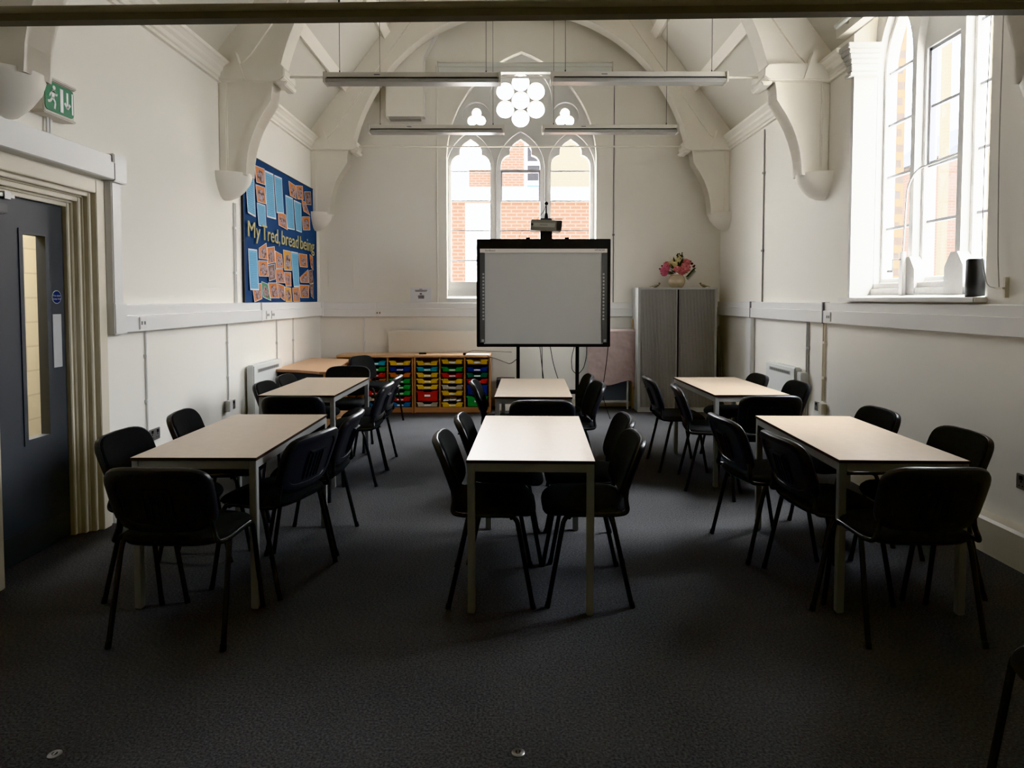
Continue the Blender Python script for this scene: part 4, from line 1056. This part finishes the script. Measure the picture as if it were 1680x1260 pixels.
# hanging cables
CB = [([(.335,7.97,.93),(.36,7.99,.70),(.40,8.0,.40),(.44,8.0,.004)],'pair of black cables hanging from middle of the whiteboard, left one'),
([(.36,7.97,.93),(.365,7.99,.68),(.375,8.0,.40),(.36,8.02,.004)],'pair of black cables hanging from middle of the whiteboard, right one'),
([(.46,7.97,.93),(.50,7.99,.70),(.60,8.0,.40),(.70,8.02,.15),(.74,8.1,.004)],'long black cable slanting from the whiteboard toward its right leg'),
([(.755,7.99,.93),(.72,8.02,.78),(.73,8.03,.63),(.786,8.04,.58)],'short black cable looping left of the right stand leg'),
([(.90,7.97,.93),(.905,8.02,.80),(.87,8.03,.65),(.80,8.04,.575)],'black cable looping right of the right stand leg'),
([(1.16,7.97,.95),(1.15,8.02,.75),(1.12,8.05,.50),(1.11,8.1,.30),(1.17,8.15,.15),(1.22,8.2,.004)],'black cable dropping past the pink cloth from the whiteboard corner'),
([(.07,7.98,.78),(-.02,8.05,.70),(-.18,8.3,.74),(-.32,8.55,.76)],'black cable draped from left stand leg toward the tray unit')]
for pts, lab in CB:
    tag(obj('cable', MB().tube(bez(pts, 6), .0042, 7), M['blackrub'], smooth=True), lab, 'cable', 'black cables behind the whiteboard')

# ------------------------------------------------------------------ cloth covered folded table
ft = thing('folded_table', 'grey folded table standing under the pink cloth', 'table', (1.33, 8.95, 0))
obj('panel', MB().box(1.04, 1.60, 8.98, 9.01, .10, 1.07), M['folder'], ft, world=True, bevel=.003)
for x in (1.06, 1.57): obj('leg', MB().tube([(x,8.96,0),(x,8.96,1.05)], .014, 8), M['cabl'], ft, world=True, smooth=True)
obj('stretcher', MB().box(1.06, 1.57, 8.95, 8.97, .09, .12), M['cabl'], ft, world=True)
def clf(u, v):
    x = 1.03+.63*u; 
    zb = .345-.03*math.sin(u*5)+.02*u-(.10 if u > .93 else 0)*(u-.93)/.07*1.2
    z = 1.095*(v)+zb*(1-v)-.004
    y = 8.945+.010*math.sin(9*u+2*v)*(1-v)+.016*noise.noise((u*5,v*7,1.3))+.007*noise.noise((u*16,v*18,4.1))+.06*(1-v)*(u > .9)*(u-.9)
    if v > .96: y += (v-.96)/.04*.07; 
    return (x, y-.012, z)
m = MB().grid(clf, 40, 50)
o = obj('cloth', m, M['cloth'], smooth=True); tag(o, 'creased pale pink cloth draped over folded table beside the cupboard', 'cloth')
md = o.modifiers.new('thick', 'SOLIDIFY'); md.thickness = .004
tag(obj('timber_pole', MB().tube([(1.645,9.02,0),(1.655,9.08,1.22)], .011, 8), M['timber'], smooth=True), 'thin timber pole leaning between the pink cloth and cupboard', 'pole')

# ------------------------------------------------------------------ grey tambour cupboard
cb_ = thing('tambour_cupboard', 'tall grey tambour cupboard in the back right corner', 'cupboard', (2.18, 8.93, 0))
KX0, KX1, KY, KZ = 1.66, 2.70, 8.72, 1.645
obj('carcass', MB().box(KX0, KX0+.03, KY, 9.17, 0, KZ).box(KX1-.03, KX1, KY, 9.17, 0, KZ).box(KX0+.03, KX1-.03, 9.14, 9.17, 0, KZ).box(KX0+.03, KX1-.03, KY, 9.14, 0, .06), M['cabl'], cb_, world=True, bevel=.002)
obj('top_panel', MB().box(KX0-.003, KX1+.003, KY-.003, 9.172, KZ-.025, KZ), M['cabl'], cb_, world=True, bevel=.003)
def tambour(x0, x1):
    n = int((x1-x0)/.019); w = (x1-x0)/n; P = []
    for i in range(n):
        a = x0+i*w; P += [(a, KY+.018), (a+w*.12, KY+.011), (a+w*.88, KY+.011), (a+w, KY+.018)]
    return P+[(x1, KY+.03), (x0, KY+.03)]
xm = (KX0+KX1)/2
for a, b in ((KX0+.03, xm-.018), (xm+.018, KX1-.03)):
    obj('tambour_door', MB().prism(tambour(a, b), 'z', .06, KZ-.025), M['cab'], cb_, world=True)
for x in (xm-.016, xm+.004):
    obj('door_handle', MB().box(x, x+.012, KY+.004, KY+.03, .06, KZ-.025), M['ink'] if x > xm else M['cabl'], cb_, world=True)
obj('lock', MB().tube([(xm-.02,KY+.002,.80),(xm-.02,KY+.012,.80)], .010, 12), M['steel'], cb_, world=True, smooth=True)
# vase and bouquet
vx, vy = 2.215, 8.93
vs_ = MB().lathe([(.06,0),(.085,.02),(.108,.065),(.112,.10),(.10,.145),(.082,.165),(.085,.178),(.078,.178),(.074,.165),(.001,.16)], (vx,vy,KZ), 28)
tag(obj('vase', vs_, M['vase'], smooth=True), 'round cream pottery vase on top of the grey cupboard', 'vase')
bq = thing('flower_bouquet', 'bunch of pink and cream flowers in the cream vase', 'flowers', (vx, vy, KZ+.165))
def bloom(p, r, m, name='bloom'):
    b = MB(); n1, n2 = 20, 12; ph = random.random()*6
    def f(u, v):
        th = 2*PI*u; la = PI*(v-.5)
        q = r*(1+.16*math.sin(7*th+ph+5*la)*math.cos(la)+.10*math.sin(11*la+3*th))
        return (p[0]+q*math.cos(la)*math.cos(th), p[1]+q*math.cos(la)*math.sin(th), p[2]+.85*q*math.sin(la))
    b.grid(f, n1, n2); obj(name, b, M[m], bq, smooth=False)
for p, r, m in [((-.175,-.03,.07),.055,'pink'),((-.16,-.06,.10),.05,'pink'),((-.17,.0,.03),.045,'pink'),((-.13,.02,.15),.045,'pink2'),((.09,-.06,.10),.072,'pink2'),((.11,-.03,.17),.06,'pink2'),((.05,-.07,.05),.05,'pink2'),
                ((-.02,-.08,.085),.045,'pink2'),((-.05,-.06,.15),.042,'ivory'),((-.09,-.03,.17),.03,'ivory'),((.0,-.03,.20),.038,'ivory'),((.045,-.02,.17),.035,'ivory'),((-.04,-.01,.20),.03,'ivory'),((.06,.05,.12),.05,'ivory'),((.03,-.01,.245),.022,'ivory')]:
    bloom(p, r, m)
for p, r in [((.20,.0,.16),.018),((.225,.0,.12),.016),((.185,.02,.19),.015),((.235,0,.135),.012),((-.23,.0,.09),.012),((-.20,.0,.13),.012)]: bloom(p, r, 'plum', 'berry')
lf = MB()
for k in range(90):
    a = random.uniform(0, 2*PI); el = random.uniform(-.1, 1.2); L = random.uniform(.13, .25)*(1 if el < .9 else 1.15)
    d = Vector((math.cos(a)*math.cos(el), math.sin(a)*math.cos(el)*.7, math.sin(el))); s = d.cross(Vector((0,0,1))).normalized()*random.uniform(.010,.02)
    b0 = Vector((0,0,.03)); p1 = b0+d*L*.55; p2 = b0+d*L
    lf.add([b0+d*L*.2, p1-s, p2, p1+s+Vector((0,0,.006))], [(0,1,2,3)])
for k in range(26):
    a = random.uniform(0, 2*PI); p = Vector((.035+random.uniform(-.04,.04), random.uniform(-.02,.02), .22+random.uniform(0,.075)))
    d = Vector((random.uniform(-1,1), random.uniform(-.5,.5), random.uniform(.2,1))).normalized()*.03; s = Vector((d.z,0,-d.x))*.35
    lf.add([p, p+d*.5-s, p+d, p+d*.5+s], [(0,1,2,3)])
for k in range(14):
    y = k/13; p = Vector((.10+.10*y, -.05, -.02+.11*y)); 
    for q in (-1, 1):
        d = Vector((.05, 0, .03*q-.02)); lf.add([p, p+d*.5+Vector((0,0,.006)), p+d, p+d*.5-Vector((0,0,.006))], [(0,1,2,3)])
obj('foliage', lf, M['leaf'], bq)
def ornament(x, lab, flip):
    o = thing('bird_ornament', lab, 'ornament', (x, 8.90, KZ), 0, 'small bird ornaments')
    def f(u, v):
        th = 2*PI*u; la = PI*(v-.5)
        return (flip*.045*math.sin(la), .020*math.cos(la)*math.cos(th), .028+.017*math.cos(la)*math.sin(th)+.012*math.sin(la))
    obj('body', MB().grid(f, 14, 10), M['ornament'], o, smooth=True)
    obj('head', MB().lathe([(.014*math.sin(PI*i/8)+.0003, .058-.014*math.cos(PI*i/8)) for i in range(9)], (flip*.045,0,0), 12), M['ornament'], o, smooth=True)
    obj('tail', MB().prism([(-flip*.04,.018),(-flip*.085,.008),(-flip*.085,.014),(-flip*.04,.030)], 'y', -.008, .008), M['ornament'], o)
    obj('base', MB().lathe([(.022,0),(.022,.008),(.001,.012)], n=14), M['ornament'], o, smooth=True)
ornament(1.93, 'small pale bird ornament on the cupboard left of the vase', 1)
ornament(2.57, 'small bird ornament on the cupboard right of the vase', -1)
tag(obj('folded_easel', MB().hexa([(2.73,8.96,0),(2.82,8.96,0),(2.82,9.0,0),(2.73,9.0,0),(2.735,9.08,1.11),(2.815,9.08,1.11),(2.815,9.12,1.11),(2.735,9.12,1.11)]), M['black'], bevel=.004), 'dark flat board leaning between the cupboard and right wall', 'board')
tag(obj('grey_pole', MB().tube([(2.83,8.78,.0),(2.845,9.12,1.12)], .010, 8), M['cabl'], smooth=True), 'thin grey pole leaning in the back right corner', 'pole')

# ------------------------------------------------------------------ window sill things
sp = thing('speaker', 'black cylinder speaker standing on the right window sill', 'speaker', (XR+.065, 4.22, WSZ))
obj('body', MB().lathe([(.052,0),(.055,.004),(.055,.232),(.050,.24),(.001,.24)], n=32), M['black'], sp, smooth=True)
obj('top_ring', MB().lathe([(.046,.24),(.046,.243),(.038,.243),(.038,.24)], n=32), M['darkgrey'], sp, smooth=True)
wo = thing('window_winder', 'white window winder box with curved cable on the right window', 'window opener', (XR+.15, 5.16, WSZ))
obj('winder_box', MB().box(XR+.135, XR+.165, 5.13, 5.185, 1.52, 1.86), M['trimw'], wo, world=True, bevel=.005)
obj('cable_tube', MB().tube(bez([(XR+.15,5.155,1.86),(XR+.15,5.12,2.36),(XR+.16,5.02,2.47),(XR+.20,4.75,2.49),(XR+.262,4.62,2.52)], 8), .008, 8), M['cabl'], wo, world=True, smooth=True)
obj('crank', MB().tube([(XR+.135,5.16,1.80),(XR+.09,5.19,1.80),(XR+.09,5.19,1.70)], .006, 8).tube([(XR+.09,5.185,1.71),(XR+.06,5.21,1.71)], .010, 8), M['steel'], wo, world=True, smooth=True)
bc = thing('blind_cord', 'thin beaded blind cord looping down beside the right window', 'blind cord', (XR-.02, 3.93, 1.55))
cx_ = XR-.02
obj('cord', MB().tube(bez([(cx_+.01,4.03,3.70),(cx_+.005,4.06,2.4),(cx_,4.05,1.75),(cx_-.005,3.99,1.57),(cx_-.01,3.90,1.555)], 8), .0028, 6).tube(bez([(cx_+.01,3.94,3.70),(cx_,3.935,2.4),(cx_-.005,3.91,1.75),(cx_-.01,3.885,1.56)], 8), .0028, 6), M['bead'], bc, world=True, smooth=True)
obj('cord_bracket', MB().box(cx_-.005, XR, 3.845, 3.86, 1.50, 1.62).box(cx_-.02, cx_, 3.845, 3.90, 1.55, 1.562), M['cream'], bc, world=True)
# slim roller tube under the roof edge above the cornice
rt = thing('roller_tube', 'slim grey roller tube under the roof edge by the right window', 'blind', (XR-.2, 5.4, 3.76))
obj('tube', MB().tube([(XR-.13,4.2,3.80),(XR-.13,5.72,3.80)], .022, 12), M['roller'], rt, world=True, smooth=True)
for y in (4.3, 5.6): obj('bracket', MB().box(XR-.14, XR-.085, y-.012, y+.012, 3.78, 3.84), M['lampw'], rt, world=True)

# ------------------------------------------------------------------ outside
struct('ground', MB().box(-30, 40, 9.7, 45, -.25, -.15).box(3.3, 40, -20, 9.7, -.25, -.15), M['asphalt'])
def bld(name, label, loc): return thing(name, label, 'building', loc, 0, 'buildings outside the windows')
e1 = bld('brick_extension', 'low orange brick building with white fascia outside the arched window', (0, 15, -.15))
obj('wall', MB().box(-7, 7, 14, 17, -.15, 3.55), M['brick'], e1, world=True)
obj('fascia', MB().box(-7.1, 7.1, 13.9, 17.1, 3.55, 3.83), M['render'], e1, world=True)
obj('white_panel', MB().box(-.98, -.42, 13.96, 14.0, -.15, 3.5), M['render'], e1, world=True)
obj('white_panel', MB().box(-6.9, -1.35, 13.97, 14.0, -.15, 3.5), M['render'], e1, world=True)
e2 = bld('brick_block', 'tall orange brick block with grey windows seen through the middle light', (-.1, 21, -.15))
obj('wall', MB().box(-.60, .36, 20, 23, -.15, 6.4).box(-1.3, -.60, 20.2, 23, -.15, 5.4), M['brick'], e2, world=True)
obj('wall', MB().box(.36, 1.0, 20.1, 23, -.15, 6.5), M['render'], e2, world=True)
for z0, z1, k in ((5.62, 6.35, 'winpane'), (5.05, 5.5, 'winpane'), (4.62, 4.9, 'bluep')):
    f = obj('window', MB().box(.42, .94, 20.05, 20.1, z0-.04, z1+.04), M['render'], e2, world=True)
    obj('pane', MB().box(.46, .90, 20.03, 20.05, z0, z1), M[k], f, world=True)
e3 = bld('yellow_brick_house', 'pale yellow brick building seen through the right light of arched window', (3.5, 22, -.15))
obj('wall', MB().box(1.02, 7, 20.3, 24, -.15, 6.55), M['bricky'], e3, world=True)
obj('parapet', MB().box(1.0, 7.05, 20.25, 24.05, 6.55, 6.7), M['render'], e3, world=True)
e4 = bld('brick_pier', 'dark stock brick buttress just outside the right window', (3.5, 6.35, -.15))
obj('wall', MB().box(3.24, 3.56, 6.08, 6.7, -.15, 4.2), M['brickd'], e4, world=True)
obj('coping', MB().prism([(6.04,4.2),(6.74,4.2),(6.74,4.26),(6.04,4.32)], 'x', 3.22, 3.60), M['render'], e4, world=True)
e5 = bld('pink_brick_house', 'pink brick house far beyond the right window', (12, 18, -.15))
obj('wall', MB().box(11.2, 13.4, 17.2, 20, -.15, 5.2), M['brickp'], e5, world=True)
obj('roof', MB().prism([(11.0,5.2),(13.6,5.2),(12.3,6.2)], 'y', 17.0, 20.2), M['darkgrey'], e5, world=True)
e6 = bld('tan_brick_tower', 'tan brick tower beyond the nearest light of the right window', (9.3, 13.0, -.15))
obj('wall', MB().box(9.2, 9.38, 12.85, 13.25, -.15, 8.4), M['bricky'], e6, world=True)
obj('coping', MB().box(9.17, 9.41, 12.82, 13.28, 8.4, 8.5), M['render'], e6, world=True)
e7 = bld('tan_brick_chimney', 'narrow tan brick chimney beyond the middle light of right window', (9.86, 15.28, -.15))
obj('wall', MB().box(9.79, 9.93, 15.2, 15.36, -.15, 8.0), M['bricky'], e7, world=True)
obj('chimney_pot', MB().lathe([(.07,8.0),(.055,8.3),(.06,8.35),(.04,8.35)], (9.86,15.28,0), 14), M['brickp'], e7, world=True, smooth=True)

# ------------------------------------------------------------------ light
W = bpy.data.worlds.new('overcast_sky'); SC.world = W; W.use_nodes = True
wn_ = W.node_tree; bg = wn_.nodes['Background']
wtc = wn_.nodes.new('ShaderNodeTexCoord'); wsp = wn_.nodes.new('ShaderNodeSeparateXYZ'); wmr = wn_.nodes.new('ShaderNodeMapRange')
wn_.links.new(wtc.outputs['Generated'], wsp.inputs[0]); wn_.links.new(wsp.outputs['Z'], wmr.inputs['Value'])
wmr.inputs['From Min'].default_value = 0.0; wmr.inputs['From Max'].default_value = 1.0
wmr.inputs['To Min'].default_value = 5.0; wmr.inputs['To Max'].default_value = 17.0       # overcast: brightest overhead
wn_.links.new(wmr.outputs[0], bg.inputs['Strength'])
bg.inputs['Color'].default_value = (.96, .98, 1.02, 1)
def area(name, loc, rot, sx, sy, power, col=(1,1,1), portal=False):
    l = bpy.data.lights.new(name, 'AREA'); l.shape = 'RECTANGLE'; l.size = sx; l.size_y = sy; l.energy = power; l.color = col
    if portal: l.cycles.is_portal = True
    o = bpy.data.objects.new(name, l); COL.objects.link(o); o.location = loc; o.rotation_euler = rot; return o
for c in BAYS: area('sky_portal_right', (XR+.40, c, 3.0), (0, PI/2, 0), 3.0, 1.66, 1, portal=True)
area('sky_portal_back', (.12, YB+.40, 3.1), (-PI/2, 0, 0), 2.1, 3.3, 1, portal=True)
area('passage_fill', (-3.6, 4.2, 2.88), (0, 0, 0), .5, 2.0, 32, (1, .97, .93))  # added fill light, brightens the wall behind the vision panel

# ------------------------------------------------------------------ camera
cd = bpy.data.cameras.new('camera'); cam = bpy.data.objects.new('camera', cd); COL.objects.link(cam)
cam.location = (0, 0, 1.491); cam.rotation_euler = (PI/2-.042, 0, 0)
cd.sensor_width = 36; cd.lens = 36*1087.5/1680; cd.shift_y = -93.2/1680; cd.clip_start = .05; cd.clip_end = 200
SC.camera = cam
SC.view_settings.view_transform = 'Khronos PBR Neutral'; SC.view_settings.look = 'None'; SC.view_settings.exposure = 1.5
SC.cycles.max_bounces = 16; SC.cycles.diffuse_bounces = 10; SC.cycles.transparent_max_bounces = 16
SC.cycles.use_denoising = True; SC.cycles.sample_clamp_indirect = 6.0
